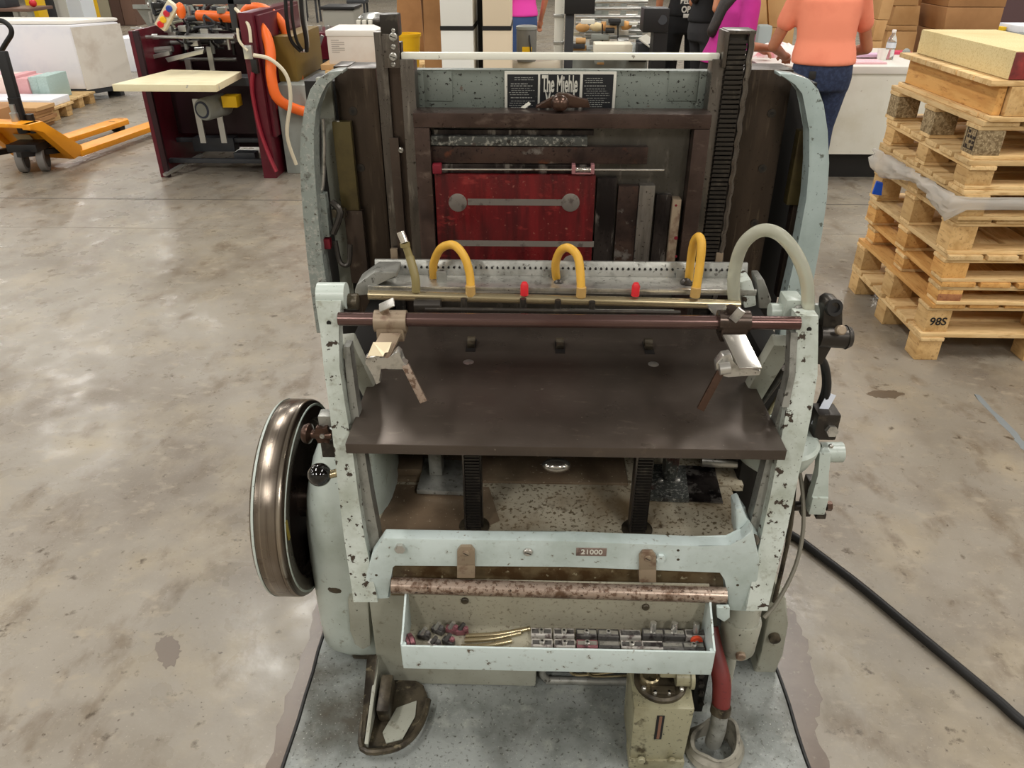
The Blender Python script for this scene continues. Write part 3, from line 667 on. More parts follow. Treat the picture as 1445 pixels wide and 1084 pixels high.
# left bars: three upright steels
part(B().pbox(527, 45, 544, 600, 1.755, .05, .002, vr=50), 'guide_bar', 'grey_steel')
part(B().pbox(544, 60, 566, 600, 1.77, .03, 0, vr=70), 'guide_bar_web', 'steel_dark')
part(B().pbox(564, 84, 584, 600, 1.74, .05, .002, vr=90), 'guide_bar', 'grey_steel')
hd = part(B().pbox(536, 20, 562, 52, 1.745, .045, .004), 'guide_head', 'rack')
gp = part(B().pbox(541, 48, 563, 96, 1.742, .012, .001), 'guide_plate', 'grey_steel')
for v, r in ((43, .004), (52, .0085), (66, .005), (80, .0085), (91, .005)):
    screw(555, v, 1.742, r, gp, 'silver')
part(B().cyl(at(527, 30, Y=1.76), at(540, 31, Y=1.76), .006, .012), 'guide_pin', 'rack', hd)
part(B().pbox(549, 195, 562, 400, 1.75, .02, .001, vr=195), 'slide_key', 'steel_dark')
screw(566, 212, 1.745, .006, PR, 'silver')
part(B().pbox(551, 352, 561, 366, 1.735, .012, .001), 'cream_tab', 'clip')
# right bar and long rack
part(B().pbox(1006, 84, 1023, 600, 1.74, .05, .002, vr=90), 'guide_bar', 'grey_steel')
x0, x1 = at(1022, 90, Y=1.735).x, at(1052, 90, Y=1.735).x
ztop = at(1040, 44, Y=1.735).z
b = B().box(x0, x1, 1.745, 1.80, .6, ztop - .006, .002)
z = ztop - .018
while z > .82:
    b.box(x0 + .0045, x1 - .002, 1.7335, 1.746, z - .0052, z + .001); z -= .0098
lr = part(b, 'bed_rack', 'rack', label='long upright black toothed rack')
part(B().box(x0 - .001, x1 + .013, 1.732, 1.80, ztop - .006, ztop + .002, .003), 'rack_cap', 'grey_steel', lr)
part(B().box(x0 - .006, x0 + .003, 1.73, 1.80, ztop - .07, ztop, .003), 'rack_flange', 'grey_steel', lr)
part(B().tube([(x1 + .006 + .0016 * math.sin(i * 2.1), 1.738 + .001 * math.cos(i * 1.3), .6 + (ztop - .6) * i / 60) for i in range(61)], .0075, 8, 2), 'rack_flange', 'grey_steel', lr)
part(B().pbox(1010, 357, 1020, 372, 1.73, .012, .001), 'cream_tab', 'clip')
# top crossbar
part(B().pbox(566, 75, 1016, 85, 1.75, .018, .002), 'top_crossbar', 'white_bar', label='white enamel bar across the top')
# back cover with nameplate
cv = part(B().pbox(584, 99, 1008, 175, 1.80, .03, .002, vr=110), 'back_cover', 'cover_grey')
for u0, u1, vv in ((597, 638, 1), (943, 985, 1)):
    part(B().pbox(u0, 101, u1, 143, 1.797, .006, .002), 'cover_panel', 'cover_grey', cv)
for u, v in ((591, 104), (594, 148), (992, 106), (985, 149)):
    screw(u, v, 1.80, .006, cv, 'cover_grey')
part(B().pbox(590, 100, 598, 155, 1.796, .006, .001), 'cover_rib', 'cover_grey', cv)
part(B().pbox(985, 101, 1001, 155, 1.796, .006, .001), 'cover_rib', 'cover_grey', cv)
NPY = 1.793
npl = part(B().pbox(712, 101, 869, 175, NPY, .006, .0005, vr=125), 'nameplate', 'plate_silver', cv, label='black and silver maker plate')
for k, (u0, u1) in enumerate(((716, 759), (762, 818), (822, 865))):
    part(B().pbox(u0, 105, u1, 174, NPY - .0008, .001, 0, vr=125), 'plate_field', 'plate_black', npl)
text_mesh('plate_title', 'The Miehle', .048, M['plate_silver'], npl, at(790, 119.5, Y=NPY - .0016), (R(90), 0, 0), ext=.0003, sx=.36, bold=.0012)
text_mesh('plate_title', 'Vertical', .048, M['plate_silver'], npl, at(790, 140, Y=NPY - .0016), (R(90), 0, 0), ext=.0003, sx=.44, bold=.0014)
rr = random.Random(3)
for (u0, u1), rows in (((718, 757), (110, 113, 119, 122, 125, 128, 131, 134, 138.5, 143, 146, 149, 152)), ((824, 863), (111, 114, 117, 122, 126, 129, 132, 135, 139, 142, 145, 148, 151))):
    b = B()
    for v in rows:
        a = u0 + (8 if v < 115 and u0 < 800 else rr.uniform(0, 4)); e = u1 - rr.uniform(2, 14)
        while a < e:
            w_ = rr.uniform(1.5, 5)
            pa, pb_ = at(a, v, Y=NPY - .001), at(min(a + w_, e), v, Y=NPY - .001)
            hgt = .0019 if v in (119, 138.5, 122) else .0011
            b.box(pa.x, pb_.x, NPY - .0012, NPY - .0008, pa.z, pa.z + hgt)
            a += w_ + rr.uniform(.6, 1.4)
    part(b, 'fine_print', mat('fine_print_grey', (150, 150, 146), .5) if 'fine_print_grey' not in bpy.data.materials else bpy.data.materials['fine_print_grey'], npl)
# ---------------------------------------------------------------- chase with furniture
CHY = 1.685
ct = at(790, 152, Y=1.752).z
cx0, cx1 = at(588, 152, Y=1.75).x, at(997, 152, Y=1.75).x
cbz = .80
fr = .034
chase = part(B().box(cx0, cx1, CHY, 1.752, ct - .030, ct, .002), 'chase', 'chase', label='purple-brown steel chase')
part(B().box(cx0, cx0 + fr, CHY, 1.752, cbz, ct - .0305, .002), 'chase_side', 'chase', chase)
part(B().box(cx1 - fr, cx1, CHY, 1.752, cbz, ct - .0305, .002), 'chase_side', 'chase', chase)
part(B().box(cx0 + fr + .001, cx1 - fr - .001, 1.72, 1.75, cbz, ct - .031), 'bed_plate', 'bed_plate', chase)
FY = 1.695
def furn(u0, v0, u1, v1, m, name='furniture_bar', dy=0, vr=None):
    return part(B().pbox(u0, v0, u1, v1, FY + dy, .03, .0012, vr=vr), name, m, chase)
furn(612, 183.5, 838, 191, 'furn_dark', dy=.012)
fb = furn(608, 193, 829, 206, 'furn_speck')
screw(718, 199.5, FY, .004, fb, 'rack')
furn(609, 207, 914, 231, 'furn_rust', dy=.006)
furn(609, 231.5, 838, 245, 'furn_dark', dy=.012)
rod2 = part(B().cyl(at(620, 239, Y=FY - .006), at(937, 240, Y=FY - .006), .0022, seg=10), 'tie_rod', 'bright', chase)
part(B().pbox(610, 232, 623, 246, FY - .015, .02, .003), 'red_collar', 'red_dark', rod2)
so = part(B().pbox(807, 233, 812, 246, FY - .014, .02, .001).pbox(834, 233, 839, 246, FY - .014, .02, .001).pbox(812, 244, 834, 246, FY - .012, .012), 'spring_block', mat('pink_steel', (170, 120, 124), .35, .5), rod2)
b = B(); a_, e_ = at(812, 239.5, Y=FY - .007), at(834, 239.5, Y=FY - .007)
b.tube([Vector((a_.x + (e_.x - a_.x) * i / 60, a_.y + .0055 * math.cos(i * math.pi / 3), a_.z + .0055 * math.sin(i * math.pi / 3))) for i in range(61)], .0009, 5, 2)
part(b, 'coil_spring', 'bright', rod2)
rb = furn(613, 247, 841, 400, 'red_block', 'red_block', vr=247)
rz = lambda v: at(725, v, Y=FY).z
for u in (646, 805):
    p = at(u, 286, Y=FY - .0005); part(B().lathe(p, (0, -1, 0), [(.0205, -.004), (.0205, .0006), (.0195, .001)], 32), 'round_plug', 'strip_grey', rb)
part(B().pbox(660, 281, 793, 290, FY - .0006, .004, 0), 'inlaid_strip', 'strip_grey', rb)
part(B().pbox(640, 340, 838, 348, FY - .0006, .004, 0), 'inlaid_strip', 'strip_grey', rb)
p = at(806, 372, Y=FY - .0005); part(B().lathe(p, (0, -1, 0), [(.0205, -.004), (.0205, .0006), (.0195, .001)], 32), 'round_plug', 'strip_grey', rb)
for u0, u1, v0, m, dy in ((843, 871, 252, 'furn_dark', .004), (873, 902, 263, 'furn_rust', .006), (903, 925, 262, 'furn_grey', 0), (927, 948, 275, 'furn_dark', .008)):
    furn(u0, v0, u1, 400, m, dy=dy, vr=v0)
fg = furn(950, 282, 962, 400, 'clip', 'gauge_bar', -.004, vr=282)
for v in (290, 336, 362):
    p = at(954, v, Y=FY - .0045); part(B().cyl(p, p + Vector((0, .003, 0)), .0028 if v != 336 else .0045, seg=12), 'rivet', 'red_dark', fg)
# chase lock knob
kb = at(790, 146, Y=1.70)
lk = part(B().ball(kb, .019, 20, (1, .9, .9)), 'lock_knob', 'bronze', label='oily brown ball and lever')
part(B().prism([at(u, v, Y=1.725) for u, v in ((756, 150), (778, 141), (788, 132), (802, 133), (812, 139), (830, 141), (833, 152), (756, 153))], (0, .02, 0), .004), 'lock_lever', 'bronze', lk)
part(B().prism([at(u, v, Y=1.735) for u, v in ((735, 152), (746, 144), (749, 147), (741, 153))], (0, .004, 0)), 'cream_chip', 'white_bar', chase)

# ---------------------------------------------------------------- fenders
RFo = [(1100, 103), (1122, 105), (1142, 112), (1155, 126), (1163, 148), (1168, 185), (1170, 230), (1167, 280), (1160, 330), (1150, 385), (1139, 440), (1128, 490)]
RFi = [(1098, 492), (1104, 440), (1116, 390), (1128, 335), (1138, 280), (1142, 230), (1142, 185), (1138, 150), (1132, 132), (1124, 118), (1114, 111), (1100, 108)]
part(B().pprism(RFo + RFi, 1.71, .045, .003), 'side_fender', 'fender', smooth=40)
LFo = [(484, 99), (466, 101), (450, 110), (438, 126), (430, 150), (425, 185), (423, 225), (425, 270), (429, 320), (434, 370), (440, 420), (447, 470)]
LFi = [(472, 472), (464, 420), (456, 370), (450, 320), (446, 270), (443, 225), (443, 185), (446, 155), (452, 132), (460, 117), (470, 109), (484, 104)]
lf = part(B().pprism(LFo + LFi, 1.71, .05, .003), 'side_fender', 'fender_worn', smooth=40)
part(B().pprism(LFo[2:] + [(u + 5, v) for u, v in reversed(LFo[2:])], 1.76, .14), 'fender_wall', 'body', lf)
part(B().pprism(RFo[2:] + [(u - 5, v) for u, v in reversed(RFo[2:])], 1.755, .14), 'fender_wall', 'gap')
# fittings behind the left fender
part(B().tube([at(455, 167, Y=1.76), at(457, 205, Y=1.765), at(455, 262, Y=1.76), at(450, 268, Y=1.755)], .0055, 10), 'trip_handle', 'silver')
part(B().pbox(471, 172, 497, 298, 1.775, .02, .002, vr=200), 'oil_plate', 'olive')
part(B().pbox(486, 298, 512, 400, 1.77, .02, .002, vr=310), 'oil_plate', 'steel_dark')
part(B().pbox(456, 110, 476, 420, 1.83, .02, .002, vr=200), 'inner_panel', 'body')
part(B().tube([at(473, 340, Y=1.74), at(480, 370, Y=1.73), at(492, 372, Y=1.73), at(494, 345, Y=1.74)], .006, 8).tube([at(468, 285, Y=1.75), at(480, 300, Y=1.74), at(470, 330, Y=1.73)], .008, 8), 'trip_spring', 'rack')
part(B().pbox(449, 275, 462, 335, 1.74, .03, .003), 'trip_bracket', 'fender_worn')
part(B().pbox(451, 338, 466, 352, 1.735, .02, .003), 'red_label', 'red_dark')
part(B().pbox(468, 296, 487, 308, 1.745, .02, .003), 'trip_block', 'grease')
part(B().pbox(1119, 185, 1140, 290, 1.79, .03, .003), 'inner_block', 'olive')
part(B().pbox(1108, 285, 1136, 420, 1.80, .03, .003), 'inner_panel', 'steel_dark')

# ---------------------------------------------------------------- right-hand linkages
part(B().cyl(at(1086, 440, Y=1.36), at(1170, 440, Y=1.36), .017, seg=20).pbox(1108, 424, 1134, 450, 1.335, .05, .006), 'pivot_boss', 'paint')
screw(1127, 437, 1.335, .011, PR, 'cast_grey')
kn = part(B().cyl(at(1155, 474, Y=1.33), at(1196, 476, Y=1.33), .0215, seg=24).cyl(at(1193, 476, Y=1.33), at(1200, 476, Y=1.33), .0235, .019, seg=24).pprism([(1163, 428), (1172, 422), (1184, 424), (1190, 434), (1190, 465), (1160, 470)], 1.325, .035, .006), 'knuckle', 'rack', label='dark greasy clamp knuckle')
p = at(1176, 434, Y=1.325); part(B().lathe(p, (.2, -1, .3), [(.016, -.004), (.016, .006), (.01, .006), (.009, .001)], 20), 'knuckle_socket', 'black', kn)
p = at(1186, 466, Y=1.305); part(B().lathe(p, (.1, -1, .5), [(.0095, -.004), (.0095, .005), (.007, .007)], 18), 'knuckle_screw', 'clip', kn)
part(B().bar(at(1165, 482, Y=1.335), at(1150, 510, Y=1.345), .024, .02, up=(0, 1, 0), bev=.004), 'knuckle_arm', 'rack', kn)
part(B().tube([at(1152, 500, Y=1.36), at(1164, 515, Y=1.37), at(1168, 545, Y=1.38), at(1160, 575, Y=1.39), at(1140, 592, Y=1.40)], .0075, 10).tube([at(1155, 500, Y=1.39), at(1161, 520, Y=1.4), at(1162, 548, Y=1.4), at(1152, 575, Y=1.41), at(1140, 588, Y=1.41)], .004, 8), 'black_hose', 'rubber')
part(B().bar(at(1174, 556, Y=1.38), at(1150, 600, Y=1.37), .018, .001, up=(0, -1, .4)), 'paper_tag', 'tag')
dc = at(1096, 615, Z=.70)
part(B().lathe(dc, (0, 0, -1), [(.082, 0), (.088, .006), (.086, .02), (.074, .05), (.05, .07)], 40), 'drum_cover', 'paint')
lk2 = part(B().pbox(1151, 586, 1184, 622, 1.35, .05, .005), 'link_block', 'rack')
p = at(1172, 607, Y=1.35); part(B().cyl(p, p + Vector((0, -.012, .003)), .0125, seg=6), 'link_bolt', 'silver', lk2)
p = at(1172, 629, Y=1.345); part(B().lathe(p, (0, -1, 0), [(.005, 0), (.005, .004), (.003, .006)], 12), 'link_pin', 'silver', lk2)
part(B().cyl(at(1156, 638, Y=1.365), at(1188, 638, Y=1.365), .022, seg=20), 'link_boss', 'paint', lk2)
part(B().ribbon([(1165, 640, 16, 1.335), (1162, 670, 15, 1.325), (1159, 690, 20, 1.318), (1157, 703, 24, 1.315)], .025, .003), 'link_lever', 'paint', lk2)
part(B().pbox(1144, 703, 1167, 727, 1.31, .035, .003), 'link_fork', 'paint', lk2)
part(B().cyl(at(1166, 714, Y=1.33), at(1173, 714, Y=1.33), .011, seg=6), 'link_nut', 'bronze', lk2)
part(B().pbox(1136, 680, 1150, 730, 1.34, .03, .003).cyl(at(1118, 714, Y=1.36), at(1145, 714, Y=1.35), .011), 'link_shaft', 'rack', lk2)
part(B().pbox(1152, 726, 1166, 733, 1.325, .02, .002), 'link_cap', 'rack', lk2)
part(B().tube([at(u, v, Y=y) for u, v, y in ((1128, 664, 1.36), (1133, 700, 1.33), (1133, 750, 1.29), (1122, 800, 1.25), (1098, 848, 1.21), (1078, 872, 1.19))], .0045, 8), 'grey_hose', 'cable_grey')
part(B().tube([at(u, v, Y=y) for u, v, y in ((1122, 668, 1.38), (1116, 740, 1.32), (1104, 800, 1.28), (1092, 850, 1.25))], .005, 8), 'grey_hose', 'grease')

# ---------------------------------------------------------------- column, hose, boot
c = at(1047, 880, Y=1.215)
zc = lambda v: at(1047, v, Y=1.18).z
col = part(B().cyl((c.x, 1.22, zc(935)), (c.x, 1.22, zc(850)), .036, seg=28), 'post', 'body')
part(B().lathe((c.x, 1.22, zc(937)), (0, 0, 1), [(.030, 0), (.040, .012), (.0425, zc(890) - zc(937) - .008), (.040, zc(890) - zc(937))], 28), 'post_collar', 'body', col)
screw(1045, 925, 1.178, .011, col, 'clip', False, 'post_bolt', False)
part(B().cyl((c.x - .004, 1.235, .004), (c.x - .004, 1.235, zc(925)), .016, seg=16), 'post_leg', 'body', col)
rh = part(B().tube([at(1002, 885, Y=1.22), at(1007, 915, Y=1.19), at(1018, 960, Y=1.15), at(1017, 1000, Y=1.12)], [.018, .0195, .0205, .0195], 16), 'red_hose', 'red_hose', label='thick dull red rubber hose')
part(B().tube([at(1018, 996, Y=1.12), at(1016, 1006, Y=1.115)], .0222, 16), 'hose_clamp', 'grease', rh)
part(B().tube([at(1016, 1005, Y=1.115), at(1012, 1030, Y=1.105), at(1006, 1048, Y=1.11)], .0185, 16), 'hose_elbow', 'cast_grey', rh)
bc = at(1008, 1050, Z=.03)
b = B(); rings = []
for r_, hz in ((.062, 0), (.064, .2), (.056, .45), (.056, .55), (.048, .8), (.050, 1.0), (.043, 1.0), (.040, .3), (.040, 0)):
    rings.append([])
    for j in range(32):
        a = 2 * math.pi * j / 32
        hh = .034 + .042 * max(0, math.cos(a - .5)) ** 1.5 + .004 * math.sin(5 * a)
        rr_ = r_ * (1 + .05 * math.sin(3 * a + hz * 4))
        rings[-1].append(b.bm.verts.new((bc.x + rr_ * 1.05 * math.cos(a), bc.y + rr_ * math.sin(a), .004 + hh * hz)))
b.skin(rings, cap=False, close=True)
part(b, 'floor_boot', 'boot', rh)

# ---------------------------------------------------------------- oil pump in front
PY = 1.065
pz = at(928, 1000, Y=PY).z
px0, px1 = at(890, 1040, Y=PY).x, at(974, 1040, Y=PY).x
pump = part(B().hexa([(px0 + .004, PY, .012), (px1 - .006, PY, .012), (px1 - .006, PY + .13, .012), (px0 + .004, PY + .13, .012), (px0, PY, pz), (px1, PY, pz), (px1 + .004, PY + .13, pz), (px0, PY + .13, pz)], .006), 'oil_pump', 'pump', label='small khaki oil pump box with gauge slot')
part(B().box(px0 + .002, px1 - .004, PY - .006, PY + .05, .005, .034, .003), 'pump_foot', 'pump', pump)
for u, v in ((905, 1072), (948, 1073)):
    screw(u, v, PY - .006, .0085, pump, 'pump', False, 'pump_bolt', False)
part(B().pbox(925, 1011, 936, 1044, PY - .002, .01, .0015), 'gauge_slot', 'black', pump)
part(B().pbox(928.5, 1012, 932.5, 1043, PY - .003, .006), 'gauge_glass', mat('oil_glass', (120, 84, 66), .2), pump)
cxp, cyp = (px0 + px1) / 2, PY + .068
part(B().lathe((cxp, cyp, pz), (0, 0, 1), [(.057, 0), (.057, .008), (.052, .012)], 36), 'pump_cover', 'grease', pump)
part(B().lathe((cxp - .025, cyp - .005, pz + .01), (0, 0, 1), [(.021, 0), (.021, .015), (.017, .018), (.016, .010), (.001, .010)], 28, cap=False), 'filler_cap', 'brass', pump)
part(B().lathe((cxp - .025, cyp - .005, pz + .019), (0, 0, 1), [(.0155, 0), (.0155, .001)], 24), 'filler_well', 'black', pump)
part(B().rbox((cxp + .012, cyp + .02, pz + .035), (.038, .075, .02), (R(-12), 0, 0), .006), 'pump_lever', 'pump', pump)
part(B().cyl((cxp + .028, cyp - .01, pz + .03), (cxp + .062, cyp - .01, pz + .03), .02, seg=20).cyl((cxp + .058, cyp - .01, pz + .03), (cxp + .066, cyp - .01, pz + .03), .026, seg=20), 'pump_wheel', 'pump', pump)
part(B().rbox((cxp, cyp - .035, pz + .016), (.05, .018, .008), (0, 0, 0), .002), 'pump_plate', 'grease', pump)
for dx_, dy_ in ((-.018, -.04), (.012, -.04), (-.04, -.03), (.04, -.03)):
    part(B().lathe((cxp + dx_, cyp + dy_, pz + .012), (0, 0, 1), [(.005, 0), (.005, .006), (.003, .008)], 10), 'cover_screw', 'silver', pump)
for i in range(5):
    p = at(989, 938 + i * 13, Y=1.16)
    part(B().cyl(p, p + Vector((0, -.008, 0)), .007, seg=6), 'manifold_bolt', 'rack')
part(B().pbox(981, 930, 998, 1005, 1.165, .04, .003), 'oil_manifold', 'gap')

# ================================================================== on the floor round the press
b = B().box(-.535, .632, .62, 1.98, .0005, .004)
sh = empty('floor_sheet', (.05, 1.3, 0), 'stained galvanised metal sheet lying under the printing press', 'floor sheet')
part(b, 'metal_sheet', 'sheet', sh)
b = B(); rr = random.Random(5)
part(B().tube([(-.537 + rr.uniform(-.002, .002), .62 + i * .068, .004) for i in range(21)], .0045, 6, 2), 'black_edge', 'rubber', sh)
part(B().tube([(.634 + rr.uniform(-.002, .002), .62 + i * .068, .004) for i in range(21)], .0045, 6, 2), 'black_edge', 'rubber', sh)
cb_pts = [(1092, 742), (1122, 758), (1160, 786), (1215, 828), (1280, 882), (1350, 940), (1410, 990), (1470, 1040)]
c0 = at(*cb_pts[0], Z=.014)
ca = B().tube([(.50, 2.12, .014), (.66, 2.02, .014)] + [at(u, v, Z=.014) for u, v in cb_pts] + [(1.42, .80, .014), (1.75, .40, .014), (2.3, .15, .014)], .0125, 12).build('power_cable', M['rubber'])
tag(ca, 'thick black rubber power cable snaking over the concrete floor', 'cable')

# ---------------------------------------------------------------- gauges and bits lying in the tool tray
TRZ = TZ + .0003
def gauge(u, v, Y, m, label, l=.0435, d=.021, h=.014, kind='screw', grp='register gauges in rows in the tool tray', rot=0):
    x = at(u, v, Y=Y).x
    e = empty('register_gauge', (x, Y, TRZ), label, 'gauge', grp)
    part(B().rbox((x, Y, TRZ + h / 2), (l, d, h), (0, 0, rot), .0015), 'gauge_body', m, e)
    part(B().rbox((x, Y, TRZ + h + .001), (l * .9, d * .45, .002), (0, 0, rot)), 'gauge_face', 'silver' if m != 'sil_block' else 'dark_block', e)
    if kind == 'screw':
        part(B().lathe((x, Y - .001, TRZ + h), (0, 0, 1), [(.0062, 0), (.0062, .006), (.0035, .007)], 12), 'gauge_screw', 'silver', e)
        part(B().cyl((x, Y - .001, TRZ + h + .006), (x, Y - .001, TRZ + h + .0075), .0028, seg=6), 'screw_socket', 'black', e)
    elif kind == 'post':
        part(B().cyl((x, Y + .002, TRZ + h), (x, Y + .006, TRZ + h + .022), .0065, seg=14), 'gauge_post', 'silver', e)
    elif kind == 'plain':
        for s_ in (-1, 1):
            part(B().lathe((x + s_ * l * .3, Y, TRZ + h), (0, 0, 1), [(.0045, 0), (.0045, .0035), (.003, .004)], 10), 'gauge_rivet', 'dark_block', e)
    return e
LB = {'sil_block': 'silver', 'dark_block': 'dark grey', 'pink_block': 'pink ink-stained'}
back = [(764, 'sil_block', 'screw'), (796, 'sil_block', 'screw'), (828, 'dark_block', 'screw'), (859, 'dark_block', 'screw'), (890, 'sil_block', 'plain'), (922, 'dark_block', 'post'), (952, 'dark_block', 'post'), (983, 'sil_block', 'post')]
front = [(765, 'sil_block', 'screw'), (797, 'sil_block', 'screw'), (829, 'pink_block', 'screw'), (860, 'dark_block', 'none'), (892, 'sil_block', 'screw'), (922, 'sil_block', 'none'), (950, 'dark_block', 'none'), (980, 'dark_block', 'screw')]
KD = {'screw': 'with a cap screw', 'plain': 'with two rivets', 'post': 'with an upright post', 'none': 'with a flat top'}
ORD = ['eighth', 'seventh', 'sixth', 'fifth', 'fourth', 'third', 'second', 'first']
for i, (u, m, k) in enumerate(back):
    gauge(u, 888, 1.136, m, LB[m] + ' gauge ' + KD[k] + ', ' + ORD[i] + ' from the tray end in the back row', kind=k, h=.019 if k == 'post' else .014)
for i, (u, m, k) in enumerate(front):
    gauge(u, 904, 1.107, m, LB[m] + ' gauge ' + KD[k] + ', ' + ORD[i] + ' from the tray end in the front row', kind=k)
x = at(983, 905, Y=1.121).x
kn_ = empty('thumb_wheel', (x, 1.1215, TRZ), 'orange-red ribbed thumb wheel among the gauges in the tray', 'thumb wheel')
part(B().lathe((x, 1.1175, TRZ + .0125), (0, 1, 0), [(.012, 0), (.0125, .002), (.0125, .005), (.012, .007)], 24), 'wheel', 'orange_red', kn_)
part(B().cyl((x, 1.1165, TRZ + .0125), (x, 1.119, TRZ + .0125), .004, seg=12), 'hub', 'silver', kn_)
for i, (u0, u1, y0, y1, z) in enumerate(((657, 748, 1.128, 1.152, .006), (655, 735, 1.116, 1.140, .006), (650, 722, 1.100, 1.118, .006))):
    a_, e_ = at(u0, 898, Y=y0), at(u1, 888, Y=y1)
    o = B().tube([(a_.x, y0, TRZ + z - .001), ((a_.x + e_.x) / 2, (y0 + y1) / 2 - .005, TRZ + z - .001), (e_.x, y1, TRZ + z - .001)], .005, 10).build('brass_tube', M['brass'])
    tag(o, ('thin curved brass tube lying against the back of the tool tray', 'thin brass tube lying between two other tubes in the tool tray', 'short thin brass tube along the front of the tool tray')[i], 'tube', 'brass tubes in the tool tray')
# pile of ink-stained bits at the left of the tray
cone = B()
x = at(578, 900, Y=1.10).x
cone.lathe((x - .012, 1.092, TRZ + .0175), (1, .5, 0), [(.004, -.006), (.006, -.004), (.010, 0), (.010, .004), (.014, .005), (.014, .011), (.0175, .012), (.0175, .02), (.008, .024)], 20)
tag(cone.build('stepped_cone', M['pink_block']), 'pinkish stepped metal cone in the tool tray corner', 'cone')
bits = [(598, 1.125, 'dark_block'), (612, 1.102, 'sil_block'), (618, 1.140, 'dark_block'), (632, 1.110, 'dark_block'), (638, 1.142, 'pink_block'), (652, 1.139, 'pink_block')]
bl = ['dark knobbed clamp behind the stepped cone in the tray', 'grey angular clamp beside the stepped cone in the tray', 'dark clamp with a raised pin against the tray back', 'dark folded clamp in front of the pink clamps', 'pinkish bent clamp against the tray back', 'pinkish perforated clamp beside the brass tubes']
for i, (u, Y, m) in enumerate(bits):
    x = at(u, 890, Y=Y).x
    e = empty('ink_clamp', (x, Y, TRZ), bl[i], 'clamp', 'loose clamps in the tool tray')
    a = rr.uniform(-.6, .6)
    part(B().rbox((x, Y, TRZ + .0075), (.027, .014, .0135), (0, 0, a), .003), 'clamp_body', m, e)
    part(B().cyl((x - .004, Y, TRZ + .012), (x + .004, Y + .002, TRZ + .027), .006, .0045, seg=10), 'clamp_pin', 'dark_block' if i % 2 else 'silver', e)
    part(B().lathe((x + .007, Y - .002, TRZ + .014), (.3, -.2, 1), [(.005, 0), (.0065, .004), (.004, .009)], 10), 'clamp_nut', 'pink_block' if i > 2 else 'dark_block', e)

# ================================================================== pallets
def wood(name, c, c2, c3, st):
    return mat(name, c, .7, vary=.16, stretch=st, layers=[(9, .45, .65, c2, 6), (26, .55, .7, c3, 5), (3, .62, .72, c2, 3)], bump=.08, bscale=30)
WX_ = wood('pine_along_x', (222, 190, 138), (202, 166, 112), (180, 140, 88), (.5, 3, 3))
WY_ = wood('pine_along_y', (224, 192, 140), (204, 168, 114), (182, 142, 90), (3, .5, 3))
WB_ = wood('pine_block', (206, 170, 116), (186, 148, 94), (160, 122, 76), (3, .6, 3))
WO_ = wood('orange_pine', (216, 166, 98), (198, 144, 78), (170, 116, 60), (3, .5, 3))
WR_ = wood('red_brown_pine', (160, 108, 70), (132, 80, 54), (108, 62, 46), (3, .5, 3))
WOSB = mat('chipboard_block', (158, 138, 104), .8, vary=.08, layers=[(70, .45, .55, (120, 100, 70), 4), (110, .55, .65, (190, 170, 134), 4)])
_bc = {}
def shared_box(size, m):
    k = (tuple(round(q, 4) for q in size), m.name)
    if k not in _bc:
        o = B().rbox((0, 0, 0), size, (0, 0, 0), .002).build('tmp', m, origin=(0, 0, 0))
        _bc[k] = o.data
        bpy.data.objects.remove(o, do_unlink=True)
    return _bc[k]
def piece(name, par, c, size, m, rot=0):
    me = shared_box(size, m); me.name = name
    o = bpy.data.objects.new(name, me); COL.objects.link(o)
    o.parent = par; o.location = c; o.rotation_euler = (0, 0, rot)
    WORLD[o.name] = WORLD[par.name] + Vector(c)
    return o
rp = random.Random(11)
def pallet(x, y, z, h, label, W=1.05, D=.84, rz=0, deck='x', blocks=WB_, top=None, mid=None, bottom=True, nb=6, group='wooden pallets in the tall stack'):
    """corner of the pallet nearest the press at (x, y); h its full height"""
    p = empty('wooden_pallet', (x, y, z), label, 'pallet', group)
    p.rotation_euler = (0, 0, rz)
    td, tb = .02, .015 if bottom else 0
    hb = h - td - .016 - tb
    zb = tb
    top = top or (WX_ if deck == 'x' else WY_)
    if bottom:
        for yy in (.05, D / 2, D - .05):
            piece('bottom_board', p, (W / 2, yy, tb / 2), (W - .01, .095, tb - .0006), WX_)
    for xx in (.055, W / 2, W - .055):
        for yy in (.06, D / 2, D - .06):
            piece('block', p, (xx, yy, zb + hb / 2), (.1, .1, hb - .0006), blocks)
    zs = zb + hb
    if deck == 'x':
        for xx in (.055, W / 2, W - .055):
            piece('stringer', p, (xx, D / 2, zs + .008), (.1, D, .0154), mid or WY_)
        wd = D / nb
        for i in range(nb):
            piece('deck_board', p, (W / 2 + rp.uniform(-.006, .006), (i + .5) * wd, zs + .016 + td / 2), (W, wd - (.03 if 0 < i < nb - 1 else .012), td - .0006), top)
    else:
        for yy in (.06, D / 2, D - .06):
            piece('stringer', p, (W / 2, yy, zs + .008), (W, .1, .0154), mid or WX_)
        wd = W / (nb + 1)
        for i in range(nb + 1):
            piece('deck_board', p, ((i + .5) * wd, D / 2 + rp.uniform(-.006, .006), zs + .016 + td / 2), (wd - (.028 if 0 < i < nb else .012), D, td - .0006), top)
    return p
PY0 = 3.02
zp = [0.0] + [at(u, v, Y=PY0).z for u, v in ((1290, 471), (1300, 430), (1312, 399), (1325, 361), (1335, 310), (1345, 268), (1355, 227), (1380, 172))]
px_ = at(1288, 508, Z=0).x
